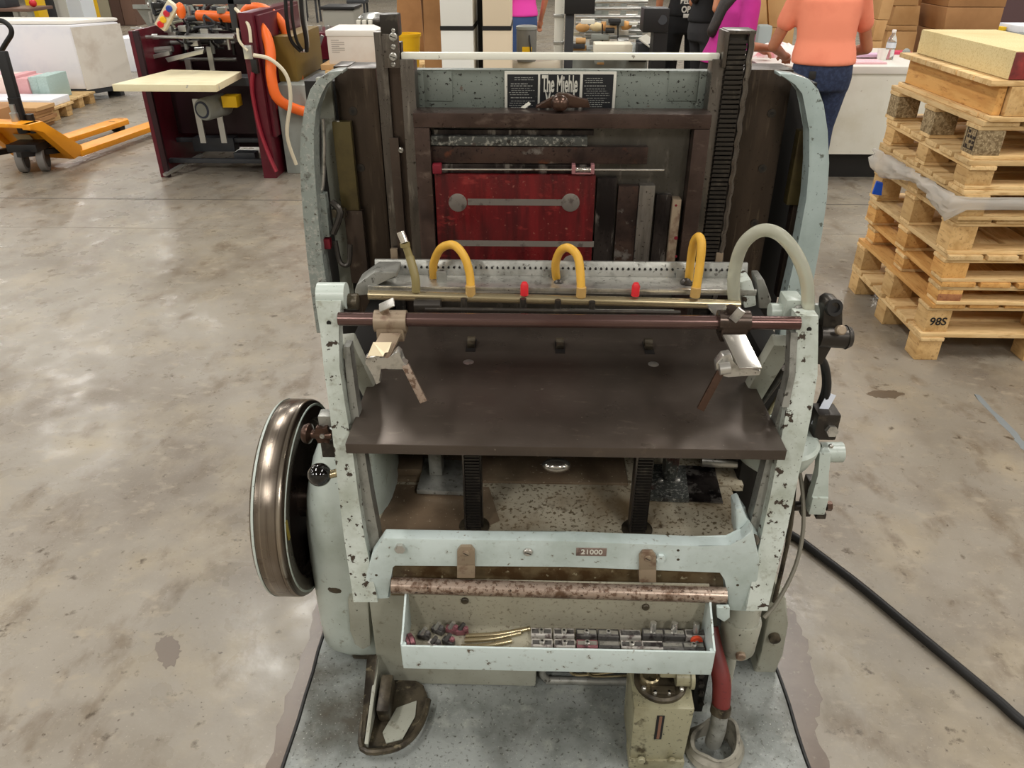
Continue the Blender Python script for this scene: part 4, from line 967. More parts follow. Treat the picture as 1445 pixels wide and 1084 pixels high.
specs = [(0, 0, 0, 'x', WB_, None, 'lowest pallet of the tall stack, standing on the concrete floor', False),
         (.01, .01, .01, 'y', WB_, WO_, 'pallet second from the floor in the tall stack, stencilled 98S', False),
         (.02, .0, -.012, 'y', WO_, WO_, 'orange-tinted pallet third from the floor in the tall stack', True),
         (.015, .005, .008, 'y', WO_, None, 'pallet fourth from the floor in the tall stack', True),
         (.01, .015, .004, 'y', WB_, None, 'pallet in the middle of the tall stack, under the torn plastic film', True),
         (.0, -.01, .012, 'x', WB_, None, 'pallet with torn plastic film hanging on its side', True),
         (-.005, .0, -.01, 'x', WB_, None, 'pale pallet with square blocks, above the plastic film', True),
         (.0, .01, .01, 'y', WOSB, None, 'pallet with grey chipboard blocks near the stack top', True)]
for i, (dx_, dy_, rz, dk, bk, tp, lab, bt) in enumerate(specs):
    p = pallet(px_ + dx_, PY0 + dy_, zp[i] + .0002, zp[i + 1] - zp[i] - .0004, lab, rz=rz, deck=dk, blocks=bk, top=tp, bottom=bt)
    if i == 1:
        text_mesh('stencil_number', '98S', .05, mat('stencil_ink', (30, 26, 24), .8), p, WORLD[p.name] + Vector((.056, .0085, .048)), (R(90), 0, 0), ext=.0002, sx=1.0, bold=.001)
    if i == 2:
        piece('red_slat', p, (.055, .0095, .03), (.098, .004, .03), WR_)
    if i == 7:
        b = B()
        for r_ in range(4):
            for c_ in range(3):
                if rp.random() < .75:
                    b.box(-.0012, 0, .02 + c_ * .02, .034 + c_ * .02, .02 + r_ * .018, .031 + r_ * .018)
        b.box(-.001, 0, .014, .018, .016, .094).box(-.001, 0, .082, .086, .016, .094).box(-.001, 0, .014, .086, .016, .019).box(-.001, 0, .014, .086, .091, .094)
        o = b.build('stamp', mat('stamp_ink', (48, 36, 28), .8), None); o.parent = p
        o.location = (.0045, .06, .03)
# panelled top pallet
zq = zp[8]
p = empty('wooden_pallet', (px_ + .02, PY0, zq), 'topmost pallet with an orange plank side panel, under the yellow block', 'pallet', 'wooden pallets in the tall stack')
hq = at(1390, 114, Y=PY0).z - zq
piece('bottom_board', p, (.5, .045, .0085), (1.0, .09, .016), WX_); piece('bottom_board', p, (.045, .46, .0085), (.1, .74, .016), WY_); piece('bottom_board', p, (.5, .79, .0085), (1.0, .09, .016), WX_)
piece('side_panel', p, (.03, .42, .0175 + (hq - .04) / 2), (.03, .78, hq - .04), WO_)
for yy in (.05, .79): piece('block', p, (.11, yy, .0175 + (hq - .04) / 2), (.12, .08, hq - .04), WB_); piece('block', p, (.9, yy, .0175 + (hq - .04) / 2), (.12, .08, hq - .04), WB_)
for i in range(6): piece('deck_board', p, (.5, .075 + i * .138, hq - .011), (1.06, .128, .02), WX_)
zf = zq + hq + .0002
yb = empty('foam_block', (px_ + .05, PY0 + .02, zf), 'long speckled yellow block with a red end on the pallet stack', 'block')
YM = mat('speckled_yellow', (226, 208, 158), .85, layers=[(3, .45, .7, (212, 190, 136), 5), (170, .5, .7, (200, 176, 122), 5), (200, .66, .72, (130, 110, 74), 4)], bump=.1)
part(B().box(px_ + .05, px_ + .38, PY0 + .02, PY0 + .80, zf, zf + .098, .006), 'yellow_body', YM, yb)
part(B().box(px_ + .051, px_ + .379, PY0 + .014, PY0 + .0195, zf + .002, zf + .094, .001), 'red_end', mat('blotchy_red', (170, 60, 56), .6, layers=[(6, .45, .6, (110, 46, 44), 6)]), yb)
# torn stretch film on the side of the stack
b = B(); rw = random.Random(2); grid = []
fx = px_ - .012
for i in range(26):
    t = i / 25
    yy = PY0 + .80 - .80 * t
    row = []
    for j in range(9):
        s_ = j / 8
        row.append(b.bm.verts.new((fx - .004 - .026 * rw.random() - .02 * math.sin(s_ * 3.1), yy, zp[6] - .022 - s_ * (.075 + .03 * math.sin(t * 7 + .6)))))
    grid.append(row)
for i in range(4):
    row = [b.bm.verts.new((fx + .03 + i * .16, PY0 - .016 - .012 * rw.random(), zp[6] - .022 - j / 8 * .05)) for j in range(9)]
    grid.append(row)
for i in range(len(grid) - 1):
    for j in range(8):
        b.bm.faces.new((grid[i][j], grid[i + 1][j], grid[i + 1][j + 1], grid[i][j + 1]))
film_m = mat('cloudy_film', (232, 228, 220), .12, trans=.4, ior=1.15, alpha=.6)
fo = b.build('plastic_film', film_m, smooth=180)
sm = fo.modifiers.new('thick', 'SOLIDIFY'); sm.thickness = .0012
tag(fo, 'torn crumpled plastic film hanging on the pallet stack', 'plastic film')
tp = at(1242, 268, Y=3.66)
o = B().prism([at(u, v, Y=3.62) for u, v in ((1237, 257), (1246, 260), (1244, 276), (1231, 274))], (.01, .03, 0)).build('tape_scrap', mat('blue_tape', (20, 90, 214), .4))
tag(o, 'scrap of bright blue tape stuck to the plastic film', 'tape')

# ================================================================== background shop
CARD = mat('corrugated_board', (198, 158, 108), .8, vary=.06, layers=[(4, .45, .7, (182, 140, 90), 5)])
CARD2 = mat('brown_carton', (168, 124, 80), .8, layers=[(4, .45, .7, (150, 108, 68), 5)])
PAP = mat('white_paper_stack', (232, 232, 236), .6, layers=[(2, .45, .7, (216, 218, 228), 4)])
WRAP = mat('wrapped_paper', (222, 216, 206), .25, layers=[(5, .5, .7, (204, 194, 182), 6)], coat=.5)
WHITE = mat('white_laminate', (226, 224, 212), .45, layers=[(3, .5, .7, (214, 210, 194), 5), (30, .68, .72, (170, 160, 140), 5)])
GREYM = mat('grey_machine_paint', (142, 146, 140), .45, layers=[(5, .5, .7, (122, 126, 120), 5)])
DKG = mat('dark_grey_plastic', (52, 54, 58), .45)
YEL = mat('safety_yellow', (236, 190, 24), .4)
ORA = mat('pallet_truck_orange', (240, 158, 34), .38, layers=[(6, .55, .7, (222, 140, 26), 5)])
MAR = mat('maroon_enamel', (92, 22, 36), .3, layers=[(5, .5, .7, (74, 16, 28), 5)])
MARD = mat('dark_maroon', (40, 12, 20), .45)
ALU = mat('aluminium', (190, 190, 186), .28, .8)
CREAM = mat('cream_board', (232, 222, 186), .5, layers=[(5, .5, .7, (220, 206, 164), 5, (1, 4, 1)), (9, .66, .7, (150, 150, 150), 5, (1, 5, 1))])
HOSE_O = mat('orange_hose', (242, 110, 40), .4)
BROWN = mat('brown_cabinet', (112, 86, 74), .5)
BEIGE = mat('beige_panel', (168, 162, 140), .6)
PINKP = mat('pink_print', (232, 168, 180), .7, layers=[(160, .5, .56, (246, 222, 224), 2, (1, 1, 8))])
ROSEP = mat('rose_print', (206, 140, 146), .7, layers=[(160, .5, .56, (236, 200, 200), 2, (1, 1, 8))])
TEALP = mat('teal_print', (146, 170, 165), .7, layers=[(160, .5, .56, (206, 226, 222), 2, (1, 1, 8))])
BLUEP = mat('blue_print', (128, 170, 200), .7, layers=[(160, .5, .56, (206, 222, 232), 2, (1, 1, 8))])
def thing(name, label, cat, loc, group=None): return empty(name, loc, label, cat, group)
def solo(b, name, m, label, cat, group=None, smooth=38):
    return tag(b.build(name, m, smooth=smooth), label, cat, group)

# ---------------------------------------------------------------- big wrapped paper stack
def zpix(u, v, Z): return at(u, v, Z=Z)
A = zpix(122, 127, .13); Bk = zpix(182, 118, .13)
lft = Vector((A.x - 2.4, A.y, .13))
dback = (Bk - A) * 1.1
e = thing('wrapped_paper_stack', 'huge white film-wrapped paper stack on a low dark pallet', 'paper stack', (A.x - .8, A.y + .4, 0))
h_ = at(105, 36, Y=A.y).z - .13
base = [A, A + dback, lft + dback, lft]
part(B().prism([q + Vector((0, 0, .002)) for q in base], (0, 0, h_), .03), 'paper_body', PAP, e)
b = B(); t = .006
part(B().prism([A + Vector((.008, 0, .0)), A + dback + Vector((.008, 0, 0)), A + dback + Vector((.002, 0, 0)), A + Vector((.002, 0, 0))], (0, 0, h_ - .02)), 'end_film', WRAP, e)
part(B().prism([q + Vector((0, 0, h_ + .003)) + (Vector((-.04, .04, 0)) if i == 0 else Vector((0, 0, 0))) for i, q in enumerate(base)], (0, 0, .04), .02), 'top_cap', mat('white_cap_film', (236, 232, 224), .3), e)
part(B().prism([q - Vector((0, 0, .05)) for q in base], (0, 0, .05)), 'pallet_deck', DKG, e)
for q in (A + dback * .1 + Vector((-.12, 0, 0)), A + dback * .8 + Vector((-.12, 0, 0)), A + Vector((-.9, .1, 0)), A + Vector((-.9, .8, 0)), A + Vector((-1.8, .1, 0))):
    part(B().box(q.x - .1, q.x + .05, q.y, q.y + .1, .0, .079), 'pallet_foot', DKG, e)
solo(B().pbox(167, 76, 192, 122, 11.4, .8, .01), 'paper_stack', PAP, 'small plain white paper stack behind the wrapped stack', 'paper stack').location.z = .0
# ---------------------------------------------------------------- printed stacks on pallet
pz0 = .12
gA = zpix(92, 140, pz0) + Vector((0, -.14, 0))
e = thing('wooden_pallet', 'small wooden pallet carrying the pink and teal printed stacks', 'pallet', (gA.x - .5, gA.y + .4, 0))
for i in range(5): piece('deck_board', e, (-.06, -.32 + i * .13, .109), (1.25, .11, .02), WX_)
for xx in (-.6, 0, .5):
    for yy in (-.31, -.05, .19): piece('block', e, (xx, yy, .0495), (.1, .1, .098), WB_)
y0 = gA.y + .02
x = gA.x - .07
zt_ = at(60, 108, Y=y0).z
for i, (w_, m, nm) in enumerate(((.11, TEALP, 'teal-edged printed sheet stack at the pallet edge'), (.1, TEALP, 'grey-teal printed sheet stack beside the rose stacks'), (.12, ROSEP, 'rose printed sheet stack beside the teal stacks'), (.11, ROSEP, 'rose printed sheet stack between pink and rose ones'), (.15, mat('pale_pink_print', (238, 214, 206), .7), 'pale pink printed sheet stack'), (.09, PINKP, 'bright pink striped printed sheet stack'), (.06, mat('blush_print', (244, 226, 230), .7), 'blush white printed sheet stack'))):
    x -= w_
    solo(B().box(x + .002, x + w_ - .002, y0 + .02 * (i % 2), y0 + .40, pz0 + .0002, zt_ - .012 * (i % 3), .003), 'sheet_stack', m, nm, 'paper stack', 'printed sheet stacks on the small pallet')
    if i == 3: xt = x
solo(B().box(x - .26, x - .02, y0 + .05, y0 + .45, pz0 + .0002, zt_ - .03, .004), 'sheet_stack', BLUEP, 'pale blue printed sheet stack behind the pallet truck handle', 'paper stack')
# low stack nearer
q = zpix(80, 172, 0)
e = thing('low_pallet', 'short wooden pallet under the low white carton lid', 'pallet', (q.x - .4, q.y + .3, 0))
for xx in (-.72, -.36, .0, .33):
    piece('block', e, (xx, -.22, .055), (.09, .1, .108), WB_); piece('block', e, (xx, .02, .055), (.09, .1, .108), WB_)
for i in range(3): piece('deck_board', e, (-.2, -.22 + i * .13, .12), (1.2, .12, .02), WX_)
solo(B().box(q.x - 1.2, q.x - .04, q.y + .05, q.y + .42, .1304, .2, .01), 'flat_carton', PAP, 'low white carton lying on the short wooden pallet', 'carton')
q2 = zpix(62, 182, 0)
e = thing('cardboard_pile', 'pile of flat brown cardboard behind the pallet truck', 'cardboard', (q2.x - .35, q2.y + .2, 0))
for i in range(6):
    part(B().rbox((q2.x - .38 + rr.uniform(-.03, .03), q2.y + .12, .0165 + i * .034), (.74, .3, .032), (0, 0, rr.uniform(-.05, .05))), 'sheet', CARD if i % 2 else CARD2, e)
q3 = zpix(2, 205, 0)
e = thing('brown_carton', 'tall brown carton beside the pallet truck', 'carton', (q3.x - .1, q3.y + .2, 0))
part(B().box(q3.x - .4, q3.x + .05, q3.y, q3.y + .4, 0, .30, .004), 'carton_body', CARD2, e)
part(B().box(q3.x - .4, q3.x + .05, q3.y - .02, q3.y - .001, .18, .30), 'flap', CARD, e)

# ---------------------------------------------------------------- pallet truck
W0 = zpix(48, 240, 0)
F1 = zpix(104, 222, .05); F1e = at(198, 183, Z=.085)
dirv = Vector((F1e.x - F1.x, F1e.y - F1.y, 0)).normalized()
nrm = Vector((-dirv.y, dirv.x, 0))
jk = thing('pallet_truck', 'orange hand pallet truck with black handle and grey steer wheels', 'pallet truck', (W0.x, W0.y, 0))
f2 = F1 + nrm * .42
for k, s0 in enumerate((F1, f2)):
    e0 = s0 + dirv * 1.28
    s0 = Vector((s0.x, s0.y, .06)); e0 = Vector((e0.x, e0.y, .06))
    c = nrm * .085
    fk = part(B().prism([s0 - c, s0 + c, e0 + c - dirv * .05, e0 + c * .4, e0 - c * .4, e0 - c - dirv * .05], (0, 0, .045), .006), 'fork', ORA, jk)
    for j in (.86, .96):
        m_ = s0 + dirv * 1.28 * j + Vector((0, 0, .0455)); part(B().bar(m_ - nrm * .03, m_ + nrm * .03, .02, .002), 'fork_slot', CARD2, fk)
    w_ = s0 + dirv * 1.16
    part(B().cyl(Vector((w_.x, w_.y, .04)) - nrm * .05, Vector((w_.x, w_.y, .04)) + nrm * .05, .04, seg=16), 'load_roller', M['rubber'], fk)
mid = (F1 + f2) / 2
bk = Vector((mid.x, mid.y, 0)) - dirv * .03
def P3(a, s_, z): return bk + dirv * a + nrm * s_ + Vector((0, 0, z))
part(B().prism([P3(.06, -.29, .08), P3(.06, -.29, .14), P3(-.28, -.29, .40), P3(-.42, -.29, .40), P3(-.42, -.29, .36), P3(-.30, -.29, .33), P3(-.06, -.29, .06)], nrm * .07, .006), 'side_frame', ORA, jk)
part(B().prism([P3(.06, .22, .08), P3(.06, .22, .14), P3(-.28, .22, .40), P3(-.42, .22, .40), P3(-.42, .22, .36), P3(-.30, .22, .33), P3(-.06, .22, .06)], nrm * .07, .006), 'side_frame', ORA, jk)
part(B().hexa([P3(-.02, -.22, .05), P3(-.02, .22, .05), P3(.02, .22, .05), P3(.02, -.22, .05), P3(-.26, -.22, .39), P3(-.26, .22, .39), P3(-.22, .22, .39), P3(-.22, -.22, .39)], .004), 'back_plate', ORA, jk)
lab_ = part(B().hexa([P3(-.15, -.05, .205), P3(-.15, .10, .205), P3(-.145, .10, .205), P3(-.145, -.05, .205), P3(-.19, -.05, .27), P3(-.19, .10, .27), P3(-.185, .10, .27), P3(-.185, -.05, .27)]), 'label_plate', mat('grey_label', (190, 170, 130), .5), jk)
part(B().prism([P3(-.42, -.27, .37), P3(-.42, .27, .37), P3(-.28, .27, .37), P3(-.28, -.27, .37)], (0, 0, .03), .006), 'top_plate', ORA, jk)
wc = Vector((W0.x, W0.y, .095))
hub = at(46, 224, Z=.1); hub.z = .1001
wd = Vector((.95, .3, 0)).normalized()
for s_ in (-.075, .075):
    c = hub + wd * s_
    part(B().lathe(c - wd * .03, wd, [(.08, 0), (.098, .004), (.1, .012), (.1, .048), (.098, .056), (.08, .06)], 32), 'steer_wheel', mat('grey_tyre', (120, 116, 112), .6) if 'grey_tyre' not in bpy.data.materials else bpy.data.materials['grey_tyre'], jk)
    part(B().lathe(c - wd * .032, wd, [(.07, 0), (.07, .064)], 24), 'wheel_hub', M['rubber'], jk)
part(B().box(hub.x - .12, hub.x + .12, hub.y - .1, hub.y + .1, .17, .23, .01).cyl(hub + Vector((0, 0, .2)), hub + Vector((0, 0, .46)), .045).cyl(hub + Vector((.08, 0, .2)), hub + Vector((.08, 0, .34)), .03), 'pump_unit', M['rubber'], jk)
part(B().bar(P3(-.42, -.12, .17), P3(.1, -.2, .11), .05, .04).bar(P3(-.42, .12, .17), P3(.1, .2, .11), .05, .04), 'push_rod', M['rubber'], jk)
part(B().cyl(hub + Vector((0, -.05, .36)), hub + Vector((0, -.05, .42)), .02).cyl(hub + Vector((0, -.06, .30)), hub + Vector((0, -.06, .36)), .03), 'release_valve', ALU, jk)
h0 = hub + Vector((0, 0, .3)); h1 = at(2, 72, Y=hub.y + .05)
part(B().bar(h0, h1, .075, .05, up=(0, 1, 0), bev=.01), 'handle_shaft', M['rubber'], jk)
lp = [(-2, 78), (9, 60), (16, 48), (14, 38), (4, 30), (-10, 30), (-22, 40), (-16, 60), (-2, 78)]
part(B().tube([at(u, v, Y=hub.y + .14) for u, v in lp], .018, 10), 'handle_loop', M['rubber'], jk)

# ---------------------------------------------------------------- maroon machine
q = zpix(228, 250, 0); q2 = zpix(383, 252, 0)
mx0, mx1, my = q.x, q2.x, (q.y + q2.y) / 2
mz = at(180, 44, Y=my).z
mm = thing('finishing_machine', 'maroon sheet finishing machine with cream board and orange hoses', 'machine', ((mx0 + mx1) / 2, my + .5, 0))
def mp(b, n, m, par=mm, **k): return part(b, n, m, par, **k)
mp(B().box(mx0, mx0 + .03, my, my + 1.1, 0, mz, .004), 'side_plate', MAR)
mp(B().box(mx0 + .03, mx0 + .07, my, my + .03, 0, mz, .002), 'plate_edge', MARD)
mp(B().box(mx1 - .06, mx1 + .04, my, my + 1.2, 0, mz + .12, .004), 'side_plate', MAR)
mp(B().box(mx1 + .041, mx1 + .07, my + .05, my + 1.1, .3, mz + .1, .004), 'side_cover', MAR)
mp(B().box(mx0 + .03, mx1 - .06, my + .9, my + .93, .03, mz - .02), 'back_plate', MARD)
mp(B().box(mx0 + .03, mx1 - .06, my + .4, my + .42, .25, .62), 'inner_plate', MARD)
for v in (233, 212): mp(B().box(mx0 + .03, mx1 - .06, my + .05 + (240 - v) * .01, my + .09 + (240 - v) * .01, at(300, v + 3, Y=my).z, at(300, v - 3, Y=my).z, .004), 'cross_tie', DKG)
mp(B().bar(zpix(232, 247, .03), zpix(285, 218, .1), .03, .02), 'brace_strip', ALU)
bd = mp(B().zprism([(160, 129), (306, 130), (342, 110), (243, 107)], .72, .045, .004), 'delivery_board', CREAM, label='cream laminated delivery board')
mp(B().box(mx1 - .4, mx1 - .06, my + .1, my + .3, .66, .715), 'board_bracket', DKG)
for u0, u1, v0, v1, yy in ((277, 285, 140, 202, .2), (309, 317, 163, 202, .2), (262, 270, 84, 106, .45), (294, 301, 66, 106, .45)):
    mp(B().pbox(u0, v0, u1, v1, my + yy, .02), 'strut', ALU)
mc = at(286, 155, Y=my - .05)
mp(B().lathe(mc, (.35, 1, 0), [(.03, -.02), (.075, 0), (.08, .02), (.08, .24), (.07, .26)], 24), 'motor', GREYM)
mp(B().lathe(mc - Vector((.004, .012, 0)), (.35, 1, 0), [(.06, 0), (.062, .01)], 24), 'motor_cap', mat('navy_cap', (40, 46, 66), .4))
mp(B().pbox(313, 136, 334, 152, my + .02, .12, .004), 'yellow_gearbox', YEL)
mp(B().pbox(272, 195, 330, 214, my + .3, .12, .004).pbox(330, 216, 360, 228, my + .2, .1, .004), 'gear_tray', DKG)
# upper mechanism
for u0, v0, u1, v1, yy, r_ in ((185, 52, 330, 53, .2, .012), (185, 40, 330, 42, .55, .010), (226, 60, 332, 61, .6, .016), (240, 84, 334, 84, .7, .014), (214, 71, 244, 69, .3, .022), (262, 51, 332, 51, .25, .018)):
    mp(B().cyl(at(u0, v0, Y=my + yy), at(u1, v1, Y=my + yy), r_, seg=12), 'roller_bar', ALU)
for pts, z in ((((194, 88), (196, 82), (238, 72), (240, 78)), .25), (((237, 88), (233, 82), (288, 69), (286, 76)), .2)):
    mp(B().pprism(pts, my + z, .05, .003), 'angle_guide', ALU)
rm = random.Random(21)
for i in range(90):
    u, v = rm.uniform(212, 332), rm.uniform(0, 70)
    yy = my + rm.uniform(.25, .8); p = at(u, v, Y=yy); k = rm.random()
    m_ = rm.choice((ALU, DKG, M['rubber'], ALU, GREYM))
    if k < .4: mp(B().box(p.x - .03, p.x + .03, p.y, p.y + .06, p.z - .02, p.z + .02, .004), 'fitting', m_)
    elif k < .7: mp(B().cyl(p - Vector((0, 0, .04)), p + Vector((0, 0, .04)), .014, seg=10), 'fitting_post', m_)
    else: mp(B().cyl(p - Vector((.035, 0, 0)), p + Vector((.035, .02, 0)), .02, seg=12), 'air_cylinder', m_)
for i in range(30):
    u, v = rm.uniform(225, 325), rm.uniform(4, 60); yy = my + rm.uniform(.3, .7)
    pts = [at(u + rm.uniform(-22, 22) * j / 2, v + rm.uniform(-14, 14), Y=yy + rm.uniform(-.1, .1)) for j in range(4)]
    mp(B().tube(pts, .009, 6, 4), 'air_line', rm.choice((M['rubber'], M['rubber'], DKG, M['clear'])))
mp(B().pbox(190, 46, 225, 50, my + .5, .3), 'top_rail', MAR)
mp(B().box(at(324, 20, Y=my + .1).x, at(333, 20, Y=my + .1).x, my + .1, my + .15, mz, 1.35, .003), 'upright_post', DKG)
mp(B().box(mx0 + .3, mx1, my + .1, my + .14, at(300, 4, Y=my + .1).z - .01, at(300, 4, Y=my + .1).z + .03, .003), 'top_beam', DKG)
cb_ = at(236, 22, Y=my - .02)
cbx = mp(B().rbox(cb_, (.2, .06, .08), (0, R(-50), 0), .012), 'control_box', mat('ivory_box', (222, 212, 184), .4))
for k, (d, c) in enumerate(((-.07, (214, 40, 40)), (-.03, (240, 190, 40)), (.02, (200, 40, 60)), (.06, (40, 70, 160)))):
    ax = Euler((0, R(-50), 0)).to_matrix() @ Vector((1, 0, 0))
    p = cb_ + ax * d + Vector((0, -.03, 0))
    mp(B().lathe(p, (0, -1, 0), [(.022, 0), (.022, .012), (.015, .018)], 14), 'push_button', mat('button_%d' % k, c, .35), par=cbx)
mp(B().ball(at(255, 15, Y=my), .045, 12, (.7, 1, 1.2)), 'orange_plug', HOSE_O)
mp(B().tube([at(u, v, Y=y) for u, v, y in ((280, 22, my + .4), (320, 24, my + .3), (352, 28, my + .2), (372, 44, my + .1), (381, 70, my + .05), (383, 110, my), (393, 140, my), (424, 156, my + .1), (452, 158, my + .15))], .038, 12), 'orange_hose', HOSE_O)
mp(B().tube([at(u, v, Y=y) for u, v, y in ((344, 20, my + .6), (352, 12, my + .6), (370, 12, my + .55), (392, 26, my + .5), (404, 48, my + .5), (416, 80, my + .5), (424, 125, my + .4))], .036, 12), 'orange_hose', HOSE_O)
mp(B().tube([at(u, v, Y=y) for u, v, y in ((358, 78, my - .05), (382, 84, my - .06), (404, 106, my - .06), (410, 140, my - .06), (405, 190, my - .05), (418, 232, my))], .014, 8), 'white_air_line', mat('ivory_line', (214, 204, 180), .4))
mp(B().tube([at(u, v, Y=y) for u, v, y in ((332, 12, my + .1), (350, 34, my), (354, 60, my - .03))], .012, 8).tube([at(u, v, Y=y) for u, v, y in ((335, 40, my), (338, 58, my - .02), (350, 72, my - .04))], .01, 8), 'white_air_line', mat('ivory_line2', (214, 204, 180), .4))
mp(B().pbox(343, 64, 356, 84, my - .04, .04, .01), 'regulator', ALU)
mp(B().pbox(354, 84, 363, 104, my - .04, .05, .006), 'valve_block', M['rubber'])
mp(B().tube([at(u, v, Y=my - .03) for u, v in ((357, 102), (356, 130), (366, 180), (378, 215), (390, 242))], .026, 8, flat=.5), 'red_air_line', mat('rose_line', (150, 40, 56), .4))
gcab = mp(B().box(mx1 + .08, mx1 + .36, my + .15, my + .9, .0, .66, .008), 'grey_cabinet', GREYM)
p = at(384, 151, Y=my + .149); mp(B().cyl(p, p + Vector((0, .004, 0)), .04, seg=20), 'red_disc', mat('red_disc', (176, 50, 50), .4), par=gcab)
mp(B().box(mx1 + .075, mx1 + .22, my + .3, my + 1.1, .6605, mz - .06, .006), 'olive_cover', mat('olive_cover', (120, 96, 40), .45))
for du, r_ in ((0, .014), (8, .012), (22, .016)):
    mp(B().tube([at(402 + du, -30, Y=my + .2), at(404 + du, 20, Y=my + .2), at(410 + du, 55, Y=my + .25), at(424 + du * .4, 72, Y=my + .3)], r_, 8), 'black_cable', M['rubber'])
mp(B().tube([at(424, 72, Y=my + .3), at(434, 66, Y=my + .3), at(430, 20, Y=my + .3), at(428, -20, Y=my + .3)], .012, 8), 'grey_cable', ALU)

# second maroon unit behind
e = thing('feeder_unit', 'small maroon feeder unit behind the grey cabinet', 'machine', (at(445, 70, Y=8).x, 8, 0))
part(B().pbox(430, 46, 470, 84, 8, .6, .01), 'unit_body', MAR, e)
part(B().box(at(432, 84, Y=8).x, at(468, 84, Y=8).x, 8.02, 8.58, 0, at(445, 84, Y=8).z, .01), 'unit_base', DKG, e)
for u in (438, 450, 462): part(B().pbox(u - 3, 36, u + 3, 46, 8.1, .06, .004), 'unit_valve', ALU, e)
part(B().bar(at(455, 50, Y=7.9), at(440, 92, Y=7.9), .03, .03), 'unit_strut', ALU, e)

# ---------------------------------------------------------------- white carton on boards on a bench
BY = 6.3
bz = at(495, 100, Y=BY).z
e = thing('work_bench', 'low wooden bench of planks behind the press slab', 'bench', (at(500, 100, Y=BY).x, BY + .3, 0))
bx0, bx1 = at(458, 98, Y=BY).x, at(590, 98, Y=BY).x
for i in range(4): part(B().box(bx0, bx1, BY + .005 + i * .16, BY + .155 + i * .16, bz - .03, bz, .003), 'plank', WX_, e)
for xx in (bx0 + .05, bx1 - .05):
    for yy in (BY + .05, BY + .58): part(B().box(xx - .03, xx + .03, yy - .03, yy + .03, 0, bz - .0305), 'leg', WB_, e)
solo(B().box(at(452, 98, Y=BY).x, at(540, 98, Y=BY).x, BY + .02, BY + .55, bz + .0003, at(495, 92, Y=BY).z, .004), 'board_pile', CARD, 'thin pile of tan boards on the wooden bench', 'board')
e = thing('white_carton', 'white shipping carton with a printed label on tan boards', 'carton', (at(495, 70, Y=BY).x, BY + .25, at(495, 92, Y=BY).z + .0005))
czb, czt = at(495, 92, Y=BY).z + .0005, at(495, 46, Y=BY).z
cxa, cxb = at(461, 70, Y=BY).x, at(548, 70, Y=BY).x
part(B().box(cxa, cxb, BY + .04, BY + .5, czb, czt, .006), 'carton_body', mat('white_carton_board', (226, 216, 204), .7, layers=[(3, .5, .7, (216, 200, 186), 4)]), e)
part(B().box(cxa - .006, cxb + .006, BY + .034, BY + .506, czt - .03, czt + .012, .006), 'carton_lid', mat('white_lid', (236, 230, 220), .7), e)
b = B()
for i in range(7): b.box(cxa + .03, cxa + .03 + (.1 if i % 3 else .06), BY + .0385, BY + .0395, czt - .06 - i * .014, czt - .055 - i * .014)
part(b, 'label_print', mat('grey_print', (170, 160, 150), .7), e)
e = thing('yellow_bucket', 'yellow plastic bucket on the wooden bench', 'bucket', (at(576, 60, Y=6.55).x, 6.55, bz))
bu = at(576, 60, Y=6.55); zt2 = at(576, 47, Y=6.55).z
part(B().lathe((bu.x, 6.55, bz + .0003), (0, 0, 1), [(.075, 0), (.098, zt2 - bz - .02), (.104, zt2 - bz - .02), (.106, zt2 - bz), (.098, zt2 - bz), (.075, .02)], 28, cap=False), 'bucket_wall', YEL, e)
part(B().lathe((bu.x, 6.55, bz + .0003), (0, 0, 1), [(.075, 0), (.075, .01)], 28), 'bucket_floor', YEL, e)

# ---------------------------------------------------------------- strapped bundles and cardboard sheets
def bundle(u0, u1, Y, m, label, z0=0):
    x0_, x1_ = at(u0, 50, Y=Y).x, at(u1, 50, Y=Y).x
    e = thing('strapped_bundle', label, 'bundle', ((x0_ + x1_) / 2, Y + .3, 0))
    zs = at((u0 + u1) / 2, 40, Y=Y).z
    part(B().box(x0_, x1_, Y, Y + .5, 0, zs - .013, .006), 'lower_sheets', m, e)
    part(B().box(x0_ + .002, x1_ - .002, Y, Y + .5, zs + .013, 1.45, .006), 'upper_sheets', m, e)
    part(B().box(x0_ - .003, x1_ + .003, Y - .004, Y + .504, zs - .0128, zs + .0128), 'strap', M['rubber'], e)
    return e
bundle(622, 668, 6.0, mat('white_sheets', (232, 232, 226), .6), 'tall white board bundle with a black strap')
bundle(681, 721, 6.0, mat('cream_sheets', (224, 208, 182), .6), 'tall cream board bundle with a black strap')
solo(B().box(at(660, 50, Y=6.55).x, at(690, 50, Y=6.55).x, 6.55, 6.6, 0, 1.4), 'gap_shade_sheet', M['black'], 'black sheet painting the shade in the gap between the strapped bundles', 'board')  # black sheet added to paint the dark gap between the bundles
for pts, Y, lab, m in ((((560, -40), (590, -40), (603, 78), (572, 105), (560, 105)), 7.05, 'cardboard sheet leaning behind the yellow bucket', CARD2), (((596, -40), (624, -40), (626, 110), (600, 110)), 6.3, 'cardboard sheet standing beside the white bundle', CARD2), (((586, -40), (600, -40), (608, 100), (598, 100)), 7.2, 'darker cardboard sheet edge between the two cardboard sheets', mat('dark_board', (110, 80, 52), .8))):
    P = [at(u, v, Y=Y) for u, v in pts]
    for k in P:
        if k.z < .95 and k.z < min(w.z for w in P) + .2: k.z = .001
    solo(B().prism(P, (0, .03, 0)), 'cardboard_sheet', m, lab, 'cardboard')

